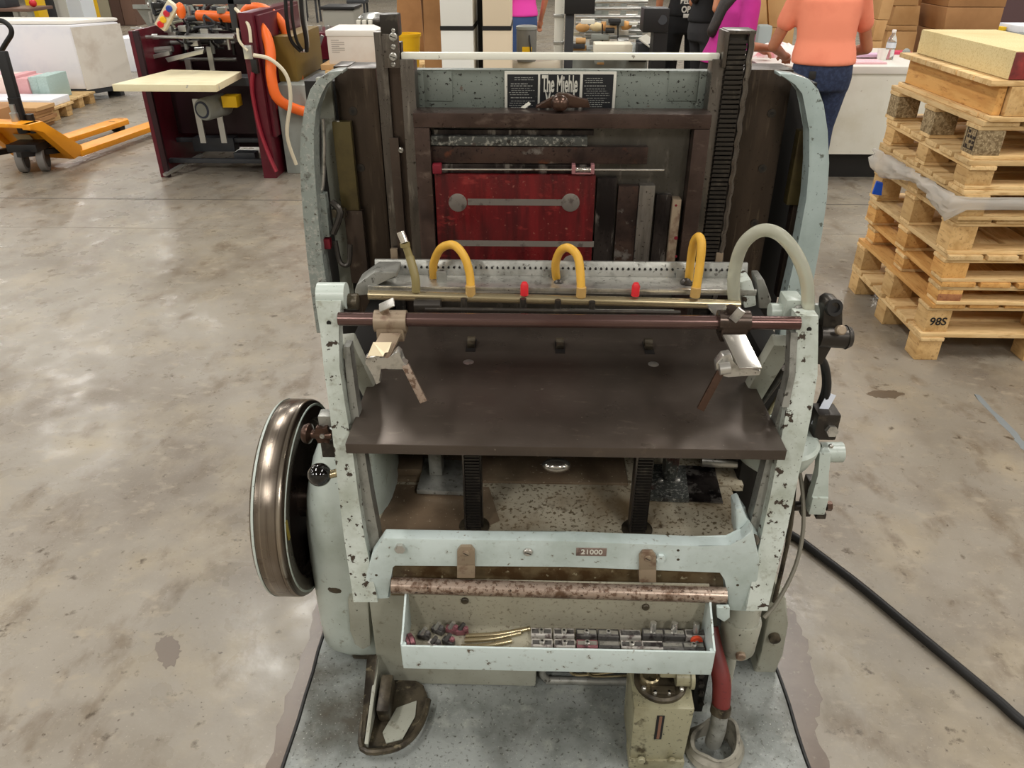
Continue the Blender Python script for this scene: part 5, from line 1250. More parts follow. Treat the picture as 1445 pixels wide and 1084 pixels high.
# ---------------------------------------------------------------- canister, posts, stitching machine
cq = at(743, 60, Y=6.6)
zb_ = at(743, 78, Y=6.6).z
e = thing('drum', 'pale round drum standing behind the press cover', 'drum', (cq.x + .06, 6.75, 0))
cz2 = at(743, 86, Y=6.6).z
part(B().lathe((cq.x + .06, 6.75, 0), (0, 0, 1), [(.2, 0), (.2, cz2 - .08), (.215, cz2 - .07), (.215, cz2 - .02), (.2, cz2)], 32), 'drum_body', mat('pale_drum', (190, 180, 160), .4), e)
e = thing('grey_canister', 'grey canister with yellow label standing on the pale drum', 'canister', (cq.x, 6.6, cz2))
ct_ = at(743, 38, Y=6.6).z
part(B().lathe((cq.x, 6.6, cz2 + .0005), (0, 0, 1), [(.074, 0), (.078, .02), (.08, ct_ - cz2 - .03), (.074, ct_ - cz2)], 24), 'canister_body', mat('grey_canister', (112, 112, 106), .4), e)
part(B().lathe((cq.x, 6.6, ct_ - .015), (0, 0, 1), [(.083, 0), (.083, .02), (.07, .026)], 24), 'canister_lid', GREYM, e)
part(B().rbox((cq.x + .005, 6.519, cz2 + .075), (.075, .006, .075), (0, 0, 0), .002), 'yellow_label', YEL, e)
part(B().tube([Vector((cq.x + .02, 6.53, cz2 + .2)), Vector((cq.x + .03, 6.5, cz2 + .12)), Vector((cq.x + .04, 6.52, cz2 + .03))], .006, 6), 'canister_cord', M['rubber'], e)
Y = 8.2
pz_ = thing('white_post', 'white round-cornered post with steel collars beside the monitor', 'post', (at(788, 70, Y=7.2).x, 7.24, 0))
fm = thing('folding_machine', 'large grey paper folding machine with rollers and sheet bed', 'machine', (at(870, 50, Y=Y).x, Y + .5, 0))
part(B().box(at(782, 60, Y=7.2).x, at(795, 60, Y=7.2).x, 7.2, 7.28, 0, 1.35, .006), 'post_shaft', WHITE, pz_)
for j in (58, 20): part(B().pbox(781, j, 796, j + 5, 7.19, .1, .006), 'post_collar', ALU, pz_)
scr = thing('monitor_stand', 'black monitor on a dark stand beside the white post', 'monitor', (at(805, 60, Y=7.1).x, 7.1, 0))
part(B().box(at(797, 60, Y=7.1).x, at(809, 60, Y=7.1).x, 7.1, 7.2, 0, at(803, 18, Y=7.1).z, .006), 'stand', DKG, scr)
part(B().pbox(797, -20, 840, 20, 7.05, .05, .006), 'screen_case', M['rubber'], scr)
part(B().box(at(797, 60, Y=7.1).x, at(812, 60, Y=7.1).x, 7.0, 7.4, 0, .04, .006), 'foot', DKG, scr)
zb2 = at(860, 62, Y=Y).z
part(B().pbox(800, 74, 914, 100, Y, .9, .01), 'machine_bed', GREYM, fm)
part(B().box(at(805, 90, Y=Y).x, at(912, 90, Y=Y).x, Y + .05, Y + .8, 0, at(860, 100, Y=Y).z, .01), 'machine_base', DKG, fm)
part(B().pbox(836, -30, 860, 28, Y + .6, .1, .01), 'tower_panel', GREYM, fm)
for v in (2, 12, 24, 32, 44, 52):
    part(B().cyl(at(812, v, Y=Y + .3), at(914, v, Y=Y + .3), .022, seg=12), 'roller', ALU, fm)
for u in (845, 880, 905): part(B().pbox(u - 4, -30, u + 4, 60, Y + .55, .05, .004), 'frame_post', GREYM, fm)
part(B().pbox(850, 22, 914, 30, Y + .5, .2, .004), 'side_rail', WHITE, fm)
for u, c in ((822, (206, 160, 100)), (842, (236, 216, 170)), (856, (206, 150, 90)), (882, (230, 170, 100)), (870, (240, 234, 220))):
    p = at(u, 36 + (u % 7), Y=Y + .1); part(B().ball(p, .07, 12, (1, .6, .6)), 'orange_lit_item', mat('roll_%d' % u, c, .6), fm)  # orange tints paint the warm light on these items
rf = random.Random(9)
for i in range(36):
    u, v = rf.uniform(808, 906), rf.uniform(30, 96); p = at(u, v, Y=Y - .02 + rf.uniform(-.12, .3)); m_ = rf.choice((DKG, M['rubber'], ALU, WHITE, CARD, GREYM, BEIGE))
    s_ = rf.uniform(.02, .055)
    if i % 3: part(B().box(p.x - s_ * 1.6, p.x + s_ * 1.6, p.y, p.y + .08, p.z - s_ * .5, p.z + s_ * .5, .004), 'machine_fitting', m_, fm)
    else: part(B().cyl(p - Vector((s_, 0, 0)), p + Vector((s_, 0, 0)), s_ * .6, seg=12), 'machine_wheel', m_, fm)
for u in (806, 850, 872): part(B().cyl(at(u, 34, Y=Y - .1), at(u, 84, Y=Y - .1), .007, seg=6), 'guide_wire', M['rubber'], fm)
part(B().hexa([at(901, 56, Y=Y - .3), at(912, 50, Y=Y - .1), at(930, 64, Y=Y - .1), at(920, 70, Y=Y - .3), at(901, 54, Y=Y - .3), at(912, 48, Y=Y - .1), at(930, 62, Y=Y - .1), at(920, 68, Y=Y - .3)]), 'conveyor', WHITE, fm)
part(B().pbox(900, 62, 922, 80, Y - .28, .2, .01), 'conveyor_body', DKG, fm)
zs_ = at(862, 75, Y=7.9).z
solo(B().box(at(838, 66, Y=7.9).x, at(890, 66, Y=7.9).x, 7.75, 8.0, at(862, 74, Y=7.9).z, at(862, 60, Y=7.9).z, .004), 'sheet_stack', mat('ivory_sheets', (240, 234, 214), .6), 'ivory sheet stack lying on the folding machine bed', 'paper stack')
bxx = thing('black_cabinet', 'black control cabinet on a stand beside the folding machine', 'cabinet', (at(930, 30, Y=7.6).x, 7.6, 0))
part(B().pbox(908, 12, 944, 46, 7.5, .25, .01), 'cabinet_body', M['rubber'], bxx)
part(B().box(at(922, 60, Y=7.5).x, at(942, 60, Y=7.5).x, 7.52, 7.72, 0, at(930, 46, Y=7.5).z), 'cabinet_stand', M['rubber'], bxx)
part(B().cyl(at(935, 28, Y=7.495), at(935, 28, Y=7.5), .04, seg=16), 'cabinet_dial', DKG, bxx)

# ---------------------------------------------------------------- white work table and what is on it
TY = 5.95
tx0, tx1 = at(1072, 120, Y=TY).x, at(1330, 120, Y=TY).x
tz1 = at(1230, 94, Y=TY).z; tz0 = at(1230, 219, Y=TY).z
wt = thing('work_table', 'long white panelled work table behind the pallet stack', 'table', ((tx0 + tx1) / 2, TY + .5, 0))
part(B().box(tx0 + .02, tx1 - .02, TY + .02, TY + 1.05, tz0, tz1 - .05, .004), 'table_body', WHITE, wt)
part(B().box(tx0, tx1, TY, TY + 1.1, tz1 - .05, tz1, .005), 'table_top', mat('white_top', (226, 222, 214), .45), wt)
part(B().box(tx0 + .12, tx1 - .12, TY + .12, TY + .95, .0, tz0), 'under_gap_shade', M['black'], wt)  # black box paints the dark open gap under the table
Tz = tz1 + .0004
def on_t(u, v): return at(u, v, Z=Tz)
HEAP = mat('crumpled_print', (238, 228, 224), .6, layers=[(4, .56, .64, (226, 150, 156), 5)])
for i, (u, v, w_, d_, h_, m, lab) in enumerate(((1095, 78, .42, .34, .10, HEAP, 'heap of white sheets with pink print on the work table'), (1215, 88, .30, .2, .012, PINKP, 'thin pink sheets spread on the work table'), (1225, 82, .22, .12, .02, mat('lilac', (214, 180, 206), .7), 'lilac pad on the pink sheets'), (1268, 76, .16, .1, .022, mat('red_pad', (206, 70, 100), .6), 'crimson pad beside the water bottle'))):
    p = on_t(u, v)
    if i == 0:
        b = B(); n = 14; g = [[b.bm.verts.new((p.x - w_ / 2 + w_ * a_ / n, p.y - d_ / 2 + d_ * c_ / n, Tz + (h_ * (math.sin(math.pi * a_ / n) ** .5 * math.sin(math.pi * c_ / n) ** .5 if 0 < a_ < n and 0 < c_ < n else 0)) * rf.uniform(.75, 1.05))) for c_ in range(n + 1)] for a_ in range(n + 1)]
        for a_ in range(n):
            for c_ in range(n): b.bm.faces.new((g[a_][c_], g[a_ + 1][c_], g[a_ + 1][c_ + 1], g[a_][c_ + 1]))
        bmesh.ops.holes_fill(b.bm, edges=[e_ for e_ in b.bm.edges if len(e_.link_faces) == 1])
    else:
        zz = Tz + (.0125 if i == 2 else 0)
        b = B().box(p.x - w_ / 2, p.x + w_ / 2, p.y - d_ / 2, p.y + d_ / 2, zz, zz + h_, .002)
    solo(b, 'paper_heap' if i == 0 else 'paper_pad', m, lab, 'paper')
for u, v, r_, h_, lab in ((1198, 86, .035, .09, 'white paper cup by the orange shirt hand'), (1242, 84, .04, .075, 'white paper cup beside the water bottle')):
    p = on_t(u, v); solo(B().lathe((p.x, p.y - .02, Tz), (0, 0, 1), [(r_ * .75, 0), (r_, h_), (r_ * .94, h_), (r_ * .7, .006)], 20), 'paper_cup', M['white'], lab, 'cup')
p = on_t(1253, 84)
wb = thing('water_bottle', 'clear plastic water bottle with white cap on the work table', 'bottle', (p.x, p.y, Tz))
part(B().lathe((p.x, p.y, Tz), (0, 0, 1), [(.03, 0), (.034, .006), (.034, .06), (.031, .07), (.034, .08), (.034, .12), (.03, .145), (.013, .175), (.013, .185)], 24), 'bottle_body', mat('clear_pet', (232, 236, 236), .08, trans=.85, ior=1.2), wb)
part(B().lathe((p.x, p.y, Tz + .186), (0, 0, 1), [(.015, 0), (.015, .018), (.013, .02)], 18), 'bottle_cap', M['white'], wb)
part(B().lathe((p.x, p.y, Tz + .082), (0, 0, 1), [(.0348, 0), (.0348, .036)], 24, cap=False), 'bottle_label', mat('pale_label', (214, 222, 230), .5), wb)
p = on_t(1281, 80); solo(B().ball((p.x - .02, p.y, Tz + .03), .03, 14), 'grey_ball', GREYM, 'small grey round tape roll at the table corner', 'tape roll')

# ---------------------------------------------------------------- flattened cartons behind the table
def carton_stack(uv, Y, depth, lab, m, n=3):
    e = thing('carton_stack', lab, 'cartons', (at(uv[0][0], 60, Y=Y).x, Y + depth / 2, 0))
    P = [at(u, v, Y=Y) for u, v in uv]
    for i in range(n):
        off = Vector((0, depth * i / n, 0))
        part(B().prism([q + off for q in P], (0, depth / n * .94, 0), .004), 'folded_carton', m, e)
    return e
def leaning(u0t, u0b, u1t, u1b, Y, depth, lab, m, n=4, seams=(20, 48)):
    """upright pack of folded cartons down to the floor"""
    a0, b0 = at(u0t, 0, Y=Y), at(u1t, 0, Y=Y); a1, b1 = at(u0b, 80, Y=Y), at(u1b, 80, Y=Y)
    ext = lambda lo_, hi_, z: lo_ + (hi_ - lo_) * ((z - lo_.z) / (hi_.z - lo_.z))
    e = thing('carton_stack', lab, 'cartons', ((a1.x + b1.x) / 2, Y + depth / 2, 0))
    zz = sorted([0.0] + [at(u0t, s_, Y=Y).z for s_ in seams] + [1.5])
    for i in range(len(zz) - 1):
        q = [ext(a1, a0, zz[i] + .002), ext(b1, b0, zz[i] + .002), ext(b1, b0, zz[i + 1] - .002), ext(a1, a0, zz[i + 1] - .002)]
        if q[0].z < .01:
            for w in (q[0], q[1]): w.x = a1.x if w is q[0] else b1.x
        j = rf.uniform(-.01, .01)
        part(B().prism([w + Vector((j, 0, 0)) for w in q], (0, depth, 0), .004), 'folded_carton', m, e)
    return e
leaning(1246, 1226, 1263, 1240, 7.15, .25, 'narrow pack of folded cartons behind the orange shirt', CARD, seams=(28, 58))
leaning(1265, 1241, 1298, 1290, 7.45, .3, 'wide pack of folded cartons behind the water bottle', CARD, seams=(8, 36, 44))
leaning(1298, 1286, 1318, 1300, 8.1, .3, 'brown carton pack between the folded packs', CARD2, seams=(34,))
leaning(1319, 1302, 1338, 1328, 7.8, .25, 'stepped pack of folded cartons beside the large brown pack', CARD, seams=(8, 42))
leaning(1338, 1326, 1420, 1398, 7.1, .5, 'large brown carton pack above the yellow block', CARD2, seams=(10, 44))
leaning(1040, 1046, 1080, 1084, 7.3, .4, 'tan carton pack behind the magenta shirt', CARD, seams=(40,))
leaning(1084, 1088, 1122, 1122, 7.5, .4, 'tan carton pack with white slips beside the orange shirt', CARD, seams=(39,))
pg = at(1083, 46, Y=7.1)
solo(B().box(pg.x - .07, pg.x + .05, 7.12, 7.25, tz1 + .0004 if False else 0, at(1083, 36, Y=7.1).z, .03), 'grey_bin', mat('blue_grey_bin', (150, 160, 160), .5), 'blue-grey bin standing before the tan cartons', 'bin')

# ---------------------------------------------------------------- far right
e = thing('maroon_cabinet', 'dark maroon cabinet in the far aisle beyond the cartons', 'cabinet', (at(1450, 20, Y=11).x, 11.4, 0))
part(B().box(at(1408, 20, Y=11).x, at(1408, 20, Y=11).x + 1.6, 11, 11.8, .05, 1.7, .01), 'cabinet_body', mat('plum_paint', (94, 70, 72), .5), e)
part(B().box(at(1408, 20, Y=11).x + .03, at(1408, 20, Y=11).x + 1.57, 11.03, 11.77, 0, .05), 'cabinet_plinth', M['black'], e)
e = thing('grey_table', 'grey steel table beyond the large brown carton pack', 'table', (at(1425, 60, Y=8.6).x, 8.9, 0))
gtz = at(1425, 48, Y=8.6).z; gx = at(1396, 48, Y=8.6).x
part(B().box(gx, gx + 1.2, 8.6, 9.3, gtz - .05, gtz, .005), 'table_top', GREYM, e)
for xx in (gx + .04, gx + .30, gx + 1.15): part(B().box(xx - .025, xx + .025, 8.62, 8.68, 0, gtz - .0505), 'leg', GREYM, e)
part(B().box(gx + .02, gx + .29, 8.75, 8.77, .1, gtz - .06), 'modesty_panel', WHITE, e)
solo(B().box(at(1434, 40, Y=8.75).x, at(1434, 40, Y=8.75).x + .4, 8.7, 9.1, gtz + .0004, at(1436, 36, Y=8.75).z, .01), 'white_carton', PAP, 'white carton on the grey steel table', 'carton')
solo(B().box(at(1412, 42, Y=8.9).x, at(1420, 42, Y=8.9).x, 8.9, 9.0, gtz + .0004, at(1424, 38, Y=8.9).z, .005), 'yellow_tape', YEL, 'small yellow box on the grey steel table', 'box')

# ---------------------------------------------------------------- far left
e = thing('desk', 'dark desk with steel legs in front of the yellow column guard', 'desk', (at(15, 15, Y=14).x, 14.3, 0))
dz = at(20, 12, Y=14).z
dxr = at(42, 12, Y=14).x
part(B().box(dxr - 1.8, dxr, 14, 14.7, dz - .05, dz, .01), 'desk_top', BROWN, e)
for xx in (dxr - .06, dxr - .3, dxr - 1.7): part(B().box(xx - .04, xx + .04, 14.05, 14.12, 0, dz - .0505), 'leg', ALU, e)
part(B().box(dxr - 1.7, dxr - .4, 14.3, 14.34, .1, dz - .06), 'desk_panel', M['black'], e)
solo(B().box(dxr - 1.5, dxr - .45, 14.1, 14.5, dz + .0004, dz + .14, .02), 'dark_case', DKG, 'dark flat case on the desk', 'case')
solo(B().ball((dxr - .1, 14.3, dz + .0605), .06, 12), 'red_ball', M['red'], 'red round tape dispenser on the desk', 'dispenser')
def column(u0, u1, Y, lab, m, name, cat, h=6.1, d=.4):
    return solo(B().box(at(u0, 20, Y=Y).x, at(u1, 20, Y=Y).x, Y, Y + d, 0, h, .01), name, m, lab, cat)
column(40, 55, 15.1, 'yellow steel column guard beside the desk', YEL, 'column_guard', 'guard', 1.6, .3)
column(54, 68, 15.5, 'black steel post between the yellow guard and white column', M['black'], 'steel_post', 'post', 3, .3)
e = thing('building_column', 'white square column behind the wrapped paper stack', 'column', (at(92, 20, Y=16).x, 16.3, 0))
part(B().box(at(66, 20, Y=16).x, at(97, 20, Y=16).x, 16, 16.5, 0, 6.18), 'column_shaft', mat('off_white_column', (208, 206, 196), .6), e)
part(B().box(at(97, 20, Y=16).x, at(117, 20, Y=16).x, 16.02, 16.5, 0, 6.18), 'column_face', mat('cool_white_column', (222, 228, 234), .6), e)
column(116, 127, 16.6, 'yellow corner guard beside the white column', YEL, 'corner_guard', 'guard', 1.6)
e = thing('beige_cabinet', 'beige cabinet beside the yellow corner guard', 'cabinet', (at(140, 20, Y=18).x, 18.3, 0))
part(B().box(at(124, 20, Y=18).x, at(157, 20, Y=18).x, 18, 18.6, .04, 1.8, .01), 'cabinet_body', BEIGE, e)
part(B().box(at(125, 20, Y=18).x, at(156, 20, Y=18).x, 18.02, 18.58, 0, .04), 'cabinet_plinth', M['black'], e)
e = thing('brown_cabinet', 'brown two-door cabinet beside the beige cabinet', 'cabinet', (at(172, 20, Y=18).x, 18.3, 0))
part(B().box(at(158, 20, Y=18).x, at(191, 20, Y=18).x, 18, 18.6, 0, 1.6, .01), 'cabinet_body', BROWN, e)
part(B().box(at(159, 20, Y=18).x, at(173, 20, Y=18).x, 17.98, 17.999, .02, 1.58, .004), 'door', mat('dark_brown_door', (88, 66, 58), .5), e)
part(B().box(at(174, 20, Y=18).x, at(190, 20, Y=18).x, 17.98, 17.999, .02, 1.58, .004), 'door', BROWN, e)
e = thing('grey_bin', 'open grey sheet-metal bin behind the maroon machine', 'bin', (at(225, 30, Y=9).x, 9.4, 0))
gb0, gb1 = at(192, 20, Y=9).x, at(270, 20, Y=9).x
gz1, gz0 = at(225, 8, Y=9).z, at(225, 38, Y=9).z
for nm, bb in (('front_wall', B().hexa([(gb0 + .08, 9.05, gz0), (gb1, 9.05, gz0), (gb1, 9.07, gz0), (gb0 + .08, 9.07, gz0), (gb0, 9, gz1), (gb1, 9, gz1), (gb1, 9.02, gz1), (gb0, 9.02, gz1)])), ('back_wall', B().box(gb0, gb1, 9.7, 9.72, gz0, gz1)), ('floor_plate', B().box(gb0 + .08, gb1, 9.05, 9.72, gz0 - .02, gz0)), ('rim', B().box(gb0 - .01, gb1, 8.98, 9.0, gz1 - .03, gz1 + .01))):
    part(bb, nm, GREYM, e)
for xx in (gb0 + .12, gb1 - .06):
    for yy in (9.1, 9.65): part(B().box(xx - .03, xx + .03, yy - .03, yy + .03, 0, gz0 - .02), 'leg', GREYM, e)
e = thing('waste_bin', 'square grey waste bin with black lid behind the white carton', 'bin', (at(468, 30, Y=9.5).x, 9.7, 0))
wx0, wx1 = at(456, 30, Y=9.5).x, at(500, 30, Y=9.5).x
part(B().box(wx0, wx1, 9.5, 9.9, 0, at(478, 14, Y=9.5).z, .02), 'bin_body', mat('waste_grey', (150, 148, 138), .5), e)
part(B().box(wx0 - .02, wx1 + .02, 9.48, 9.92, at(478, 14, Y=9.5).z, at(478, 9, Y=9.5).z, .015), 'bin_lid', M['rubber'], e)
e = thing('counting_scale', 'silver parts-counting scale with white keys beyond the white carton', 'scale', (at(520, 30, Y=8.6).x, 8.8, 0))
sx0, sx1 = at(500, 30, Y=8.6).x, at(545, 30, Y=8.6).x; sz_ = at(520, 36, Y=8.6).z
part(B().box(sx0, sx1, 8.6, 8.9, sz_ - .03, sz_, .006), 'scale_base', M['rubber'], e)
part(B().box(sx0 + .05, sx1 - .05, 8.7, 8.8, 0, sz_ - .03), 'scale_stand', GREYM, e)
for i in range(5): part(B().box(sx0 + .02 + i * .06, sx0 + .06 + i * .06, 8.59, 8.64, sz_, sz_ + .05, .004), 'scale_key', WHITE, e)
part(B().lathe(((sx0 + sx1) / 2, 8.78, sz_), (0, 0, 1), [(.14, 0), (.16, .06), (.1, .1), (.04, .11)], 24), 'scale_pan', ALU, e)
for u, Y, lab in ((420, 20, 'dark stool standing far off on the open floor'), (438, 19, 'dark chair standing far off on the open floor'), (505, 18, 'grey office chair far off behind the scale')):
    c = at(u, 6, Y=Y)
    e = thing('far_stool', lab, 'stool', (c.x, Y, 0))
    part(B().box(c.x - .2, c.x + .2, Y - .2, Y + .2, .45, .52, .02), 'seat', DKG, e)
    for a_ in (-.16, .16):
        for d_ in (-.16, .16): part(B().box(c.x + a_ - .02, c.x + a_ + .02, Y + d_ - .02, Y + d_ + .02, 0, .4495), 'leg', DKG, e)
    part(B().box(c.x - .2, c.x + .2, Y + .17, Y + .21, .5205, .95, .02), 'backrest', DKG, e)

# ================================================================== people
SKIN = mat('skin', (206, 140, 104), .5, layers=[(9, .45, .7, (192, 124, 92), 4)])
SKIN_D = mat('skin_tan', (178, 118, 86), .5, layers=[(9, .45, .7, (160, 102, 74), 4)])
HAIR = mat('black_hair', (26, 20, 18), .45, layers=[(30, .5, .6, (48, 36, 30), 3, (6, 6, .4))])
SHOE = mat('dark_shoe', (38, 36, 38), .5)
def cap(b, p0, p1, r0, r1, seg=14):
    p0, p1 = Vector(p0), Vector(p1)
    b.ball(p0, r0, seg); b.ball(p1, r1, seg); b.cyl(p0, p1, r0, r1, seg)
def fuse(b, name, m, parent, vox, smooth=6, label=None):
    o = b.build(name, m, None, label, 180, origin=(0, 0, 0))
    o.parent = parent
    rm_ = o.modifiers.new('fuse', 'REMESH'); rm_.mode = 'VOXEL'; rm_.voxel_size = vox; rm_.use_smooth_shade = True
    s_ = o.modifiers.new('relax', 'SMOOTH'); s_.iterations = smooth; s_.factor = .5
    return o
def loft(b, secs, n=20):
    """secs: (centre, rx, ry) ellipses, stacked"""
    rings = []
    for c, rx, ry in secs:
        rings.append([b.bm.verts.new(Vector(c) + Vector((rx * math.cos(2 * math.pi * i / n), ry * math.sin(2 * math.pi * i / n), 0))) for i in range(n)])
    b.skin(rings)
def person(loc, rz, label, shirt, pants, lean=0, bulk=1.0, H=1.62, arms=None, hair='short', skin=SKIN, sleeve=.55, head_tilt=20, feet=.10, group=None):
    """local frame: faces +Y, x to its right; lean tips the trunk forward about the hips"""
    P = empty('person', loc, label, 'person', group)
    P.rotation_euler = (0, 0, rz)
    k = H / 1.70
    hipz = .92 * k
    L = Matrix.Rotation(-R(lean), 3, 'X')
    def T(x, y, z): return L @ (Vector((x, y, z)) * k - Vector((0, 0, hipz))) + Vector((0, 0, hipz))
    sh = .17 * (bulk * .5 + .5)
    SH = {s_: T(s_ * sh, 0, 1.38) for s_ in (-1, 1)}
    arms = arms or {s_: (Vector((s_ * .28, -.03, 1.12)) * k, Vector((s_ * .27, .06, .88)) * k) for s_ in (-1, 1)}
    # ---- body: one skin
    b = B()
    neck, head = T(0, .01, 1.44), T(0, .03, 1.58)
    tilt = L @ Vector((0, math.sin(R(head_tilt)), math.cos(R(head_tilt))))
    head = neck + tilt * .16 * k
    loft(b, [(T(0, 0, z), rx * k * bulk * .86, ry * k * bulk * .86) for z, rx, ry in ((.86, .15, .10), (.98, .155, .105), (1.10, .135, .095), (1.24, .15, .105), (1.36, .15, .09), (1.42, .08, .06))])
    cap(b, T(0, 0, 1.38), head, .055 * k, .052 * k)
    b.ball(head + Vector((0, .015, .02)) * k, .098 * k, 20, (.80, 1.0, 1.18))
    b.ball(head + Vector((0, .055, -.055)) * k, .055 * k, 14, (.9, .9, .9))
    b.ball(head + Vector((0, .112, -.012)) * k, .017 * k, 10, (.8, 1.1, 1.5))
    for s_ in (-1, 1):
        b.ball(head + Vector((s_ * .082, .005, -.01)) * k, .022 * k, 10, (.4, .9, 1.3))
        el, hd = arms[s_]
        cap(b, SH[s_], el, .046 * k, .040 * k); cap(b, el, hd, .040 * k, .027 * k)
        d = (hd - el).normalized()
        side = d.cross(Vector((0, 0, 1)))
        if side.length < .1: side = Vector((1, 0, 0))
        side.normalize(); dn = d.cross(side).normalized()
        if dn.z > 0: dn = -dn
        pc = hd + d * .05 * k
        cap(b, hd, pc + d * .02 * k, .027 * k, .033 * k)
        cap(b, pc + side * .022 * k, pc - side * .022 * k, .024 * k, .024 * k)
        for f, (o_, l_) in enumerate(((-.030, .050), (-.011, .060), (.010, .056), (.029, .044))):
            a0 = pc + d * .03 * k + side * o_ * k; a1 = a0 + d * l_ * .6 * k + dn * .008 * k; a2 = a1 + d * l_ * .35 * k + dn * .026 * k
            cap(b, a0, a1, .0105 * k, .0098 * k, 8); cap(b, a1, a2, .0098 * k, .0088 * k, 8)
        th = side * (-s_ if side.x * s_ > 0 else s_) * (1 if side.x > 0 else -1)
        t0 = pc + th * .03 * k - d * .01 * k; t1 = t0 + th * .026 * k + d * .028 * k + dn * .012 * k; t2 = t1 + d * .026 * k + dn * .012 * k
        cap(b, t0, t1, .013 * k, .0115 * k, 8); cap(b, t1, t2, .0115 * k, .0095 * k, 8)
        hp = Vector((s_ * .085 * bulk * k, 0, .90 * k)); kn_ = Vector((s_ * feet * k, .03 * k, .50 * k)); an = Vector((s_ * feet * k, -.02 * k, .09 * k))
        cap(b, hp, kn_, .075 * k * bulk, .052 * k); cap(b, kn_, an, .052 * k, .036 * k)
    body = fuse(b, 'body', skin, P, .0085, 4)
    # ---- face
    for s_ in (-1, 1):
        q = head + Vector((s_ * .032, .098, .018)) * k
        o = B().ball(q, .0105 * k, 10).build('eye', mat('eye', (40, 30, 26), .2) if 'eye' not in bpy.data.materials else bpy.data.materials['eye'], None, None, 180, origin=(0, 0, 0)); o.parent = P
    o = B().ball(head + Vector((0, .1, -.058)) * k, .02 * k, 10, (1.2, .35, .3)).build('mouth', mat('lips', (156, 84, 78), .5) if 'lips' not in bpy.data.materials else bpy.data.materials['lips'], None, None, 180, origin=(0, 0, 0)); o.parent = P
    # ---- shirt
    b = B()
    loft(b, [(T(0, 0, z), rx * k * bulk, ry * k * bulk) for z, rx, ry in ((.925, .178, .140), (.95, .180, .143), (1.0, .175, .134), (1.08, .160, .120), (1.20, .170, .126), (1.32, .182, .120), (1.40, .15, .085), (1.44, .08, .065))], 28)
    for s_ in (-1, 1):
        el = arms[s_][0]; m_ = SH[s_] + (el - SH[s_]) * sleeve
        cap(b, SH[s_] + Vector((-s_ * .04, 0, -.01)), SH[s_], .075 * k, .075 * k); cap(b, SH[s_], m_, .075 * k, .066 * k)
    fuse(b, 'shirt', shirt, P, .012, 5)
    # ---- trousers
    b = B()
    loft(b, [(Vector((0, -.005, z * k)), rx * k * bulk, ry * k * bulk) for z, rx, ry in ((.76, .165, .115), (.84, .172, .128), (.92, .166, .120), (.99, .155, .106))], 28)
    for s_ in (-1, 1):
        hp = Vector((s_ * .085 * bulk * k, 0, .84 * k)); kn_ = Vector((s_ * feet * k, .03 * k, .50 * k)); an = Vector((s_ * feet * k, -.02 * k, .10 * k))
        cap(b, hp, kn_, .088 * k * bulk, .064 * k); cap(b, kn_, an, .064 * k, .052 * k)
    fuse(b, 'trousers', pants, P, .013, 5)
    for s_ in (-1, 1):
        b = B(); cap(b, (s_ * feet * k, -.05 * k, .042 * k), (s_ * (feet + .015) * k, .16 * k, .032 * k), .042 * k, .032 * k)
        fuse(b, 'shoe', SHOE, P, .010, 3)
    # ---- hair
    b = B()
    b.ball(head + Vector((0, -.012, .035)) * k, .105 * k, 18, (.86, 1.0, 1.1))
    if hair == 'long':
        back = T(0, -.13 * bulk, 1.12)
        cap(b, head + Vector((0, -.06, .0)) * k, T(0, -.10, 1.34), .085 * k, .075 * k); cap(b, T(0, -.10, 1.34), back, .075 * k, .05 * k)
    elif hair == 'bun': b.ball(head + Vector((0, -.11, .06)) * k, .045 * k, 12)
    fuse(b, 'hair', HAIR, P, .012, 4)
    return P
ORANGE_S = mat('coral_shirt', (240, 144, 114), .85, layers=[(3, .45, .7, (226, 128, 100), 5)], bump=.15, bscale=6)
JEANS = mat('dark_jeans', (34, 44, 70), .8, layers=[(50, .45, .6, (46, 58, 88), 4)])
MAGENTA = mat('magenta_shirt', (186, 40, 138), .8, layers=[(3, .45, .7, (166, 30, 122), 4)], bump=.15, bscale=6)
BLACK_S = mat('black_shirt', (22, 22, 24), .85)
DARK_P = mat('charcoal_trousers', (52, 52, 54), .85)
BLACK_P = mat('black_trousers', (20, 20, 22), .85)
PINK_S = mat('hot_pink_shirt', (238, 70, 176), .8)
V = Vector
o = at(1166, 88, Y=5.52)
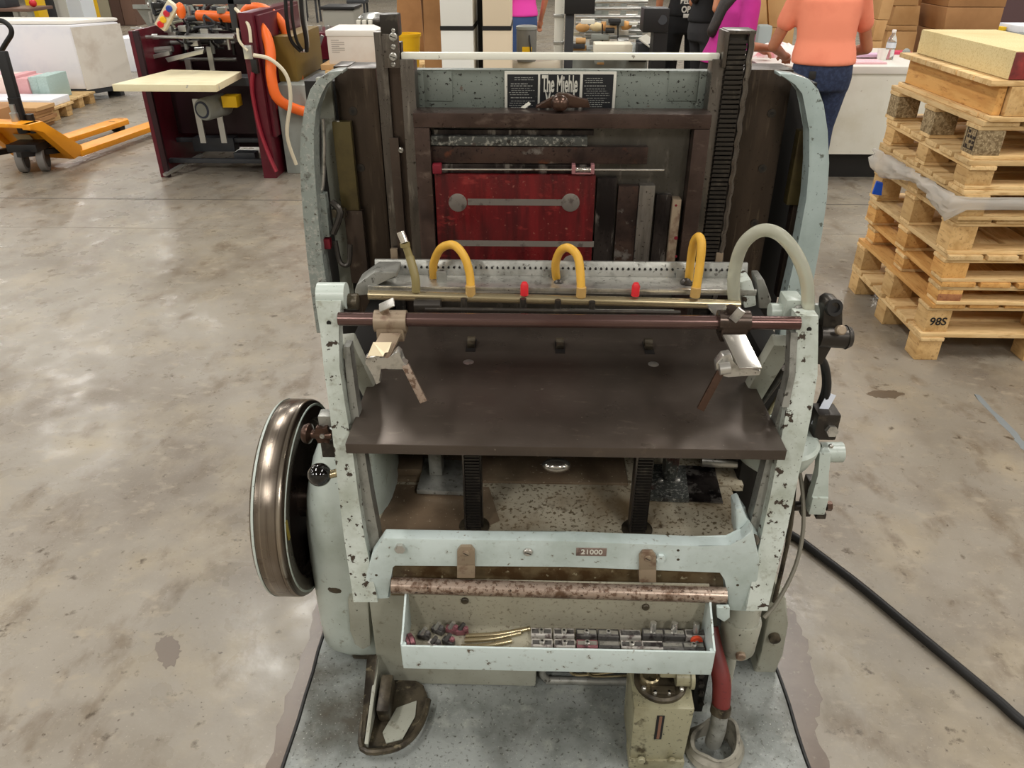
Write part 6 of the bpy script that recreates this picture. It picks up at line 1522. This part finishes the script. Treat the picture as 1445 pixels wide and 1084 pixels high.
op = person((o.x - .02, 5.52, 0), R(-2), 'person in coral T-shirt and dark jeans bending over the white table', ORANGE_S, JEANS, lean=14, bulk=1.20, H=1.64,
       arms={-1: (V((-.30, .16, .98)), V((-.17, .38, .90))), 1: (V((.32, .16, .97)), V((.19, .38, .90)))}, hair='bun', skin=SKIN_D, head_tilt=35)
o_ = B().rbox((-.10, -.150, .84), (.045, .012, .05), (R(-6), 0, 0), .004).build('pocket_tag', M['rubber'], None, origin=(0, 0, 0)); o_.parent = op
o = at(1036, 60, Y=6.15)
person((o.x - .10, 6.12, 0), R(-78), 'person in magenta shirt with long black hair beside the paper heap', MAGENTA, BLACK_P, lean=16, bulk=1.12, H=1.52,
       arms={-1: (V((-.24, .12, .98)), V((-.10, .34, .90))), 1: (V((.27, .06, .96)), V((.20, .30, .93)))}, hair='long', skin=SKIN_D, head_tilt=25, sleeve=.95)
o = at(992, 30, Y=8.1)
person((o.x + .02, 8.1, 0), R(-70), 'person in black T-shirt and charcoal trousers with a bent bare arm', BLACK_S, DARK_P, lean=4, bulk=1.1, H=1.70,
       arms={-1: (V((-.26, .0, 1.08)), V((-.14, .26, 1.02))), 1: (V((.27, -.06, 1.06)), V((.22, .22, 1.0)))}, hair='long', skin=SKIN)
o = at(967, 30, Y=8.7)
bp = person((o.x, 8.7, 0), R(4), 'person all in black with white lettering on the shirt back', BLACK_S, BLACK_P, lean=2, bulk=1.05, H=1.72, hair='short')
LET = mat('white_lettering', (226, 224, 216), .7)
for s_, z, sz in (('BELL AY', 1.075, .07), ('ORCE', 1.0, .08)):
    t_ = text_mesh('lettering', s_, sz, LET, None, (0, 0, 0), (R(90), 0, 0), ext=.002, sx=.85, bold=.003)
    t_.parent = bp; t_.location = (0, -.158, z)
o_ = B().rbox((-.01, -.156, .945), (.11, .004, .035), (0, 0, 0), .001).build('lettering_bar', LET, None, origin=(0, 0, 0)); o_.parent = bp
o = at(739, 20, Y=9.4)
person((o.x, 9.4, 0), R(30), 'person in hot pink shirt and blue jeans behind the grey canister', PINK_S, mat('blue_jeans', (60, 84, 130), .8), lean=8, bulk=1.0, H=1.6, hair='short')
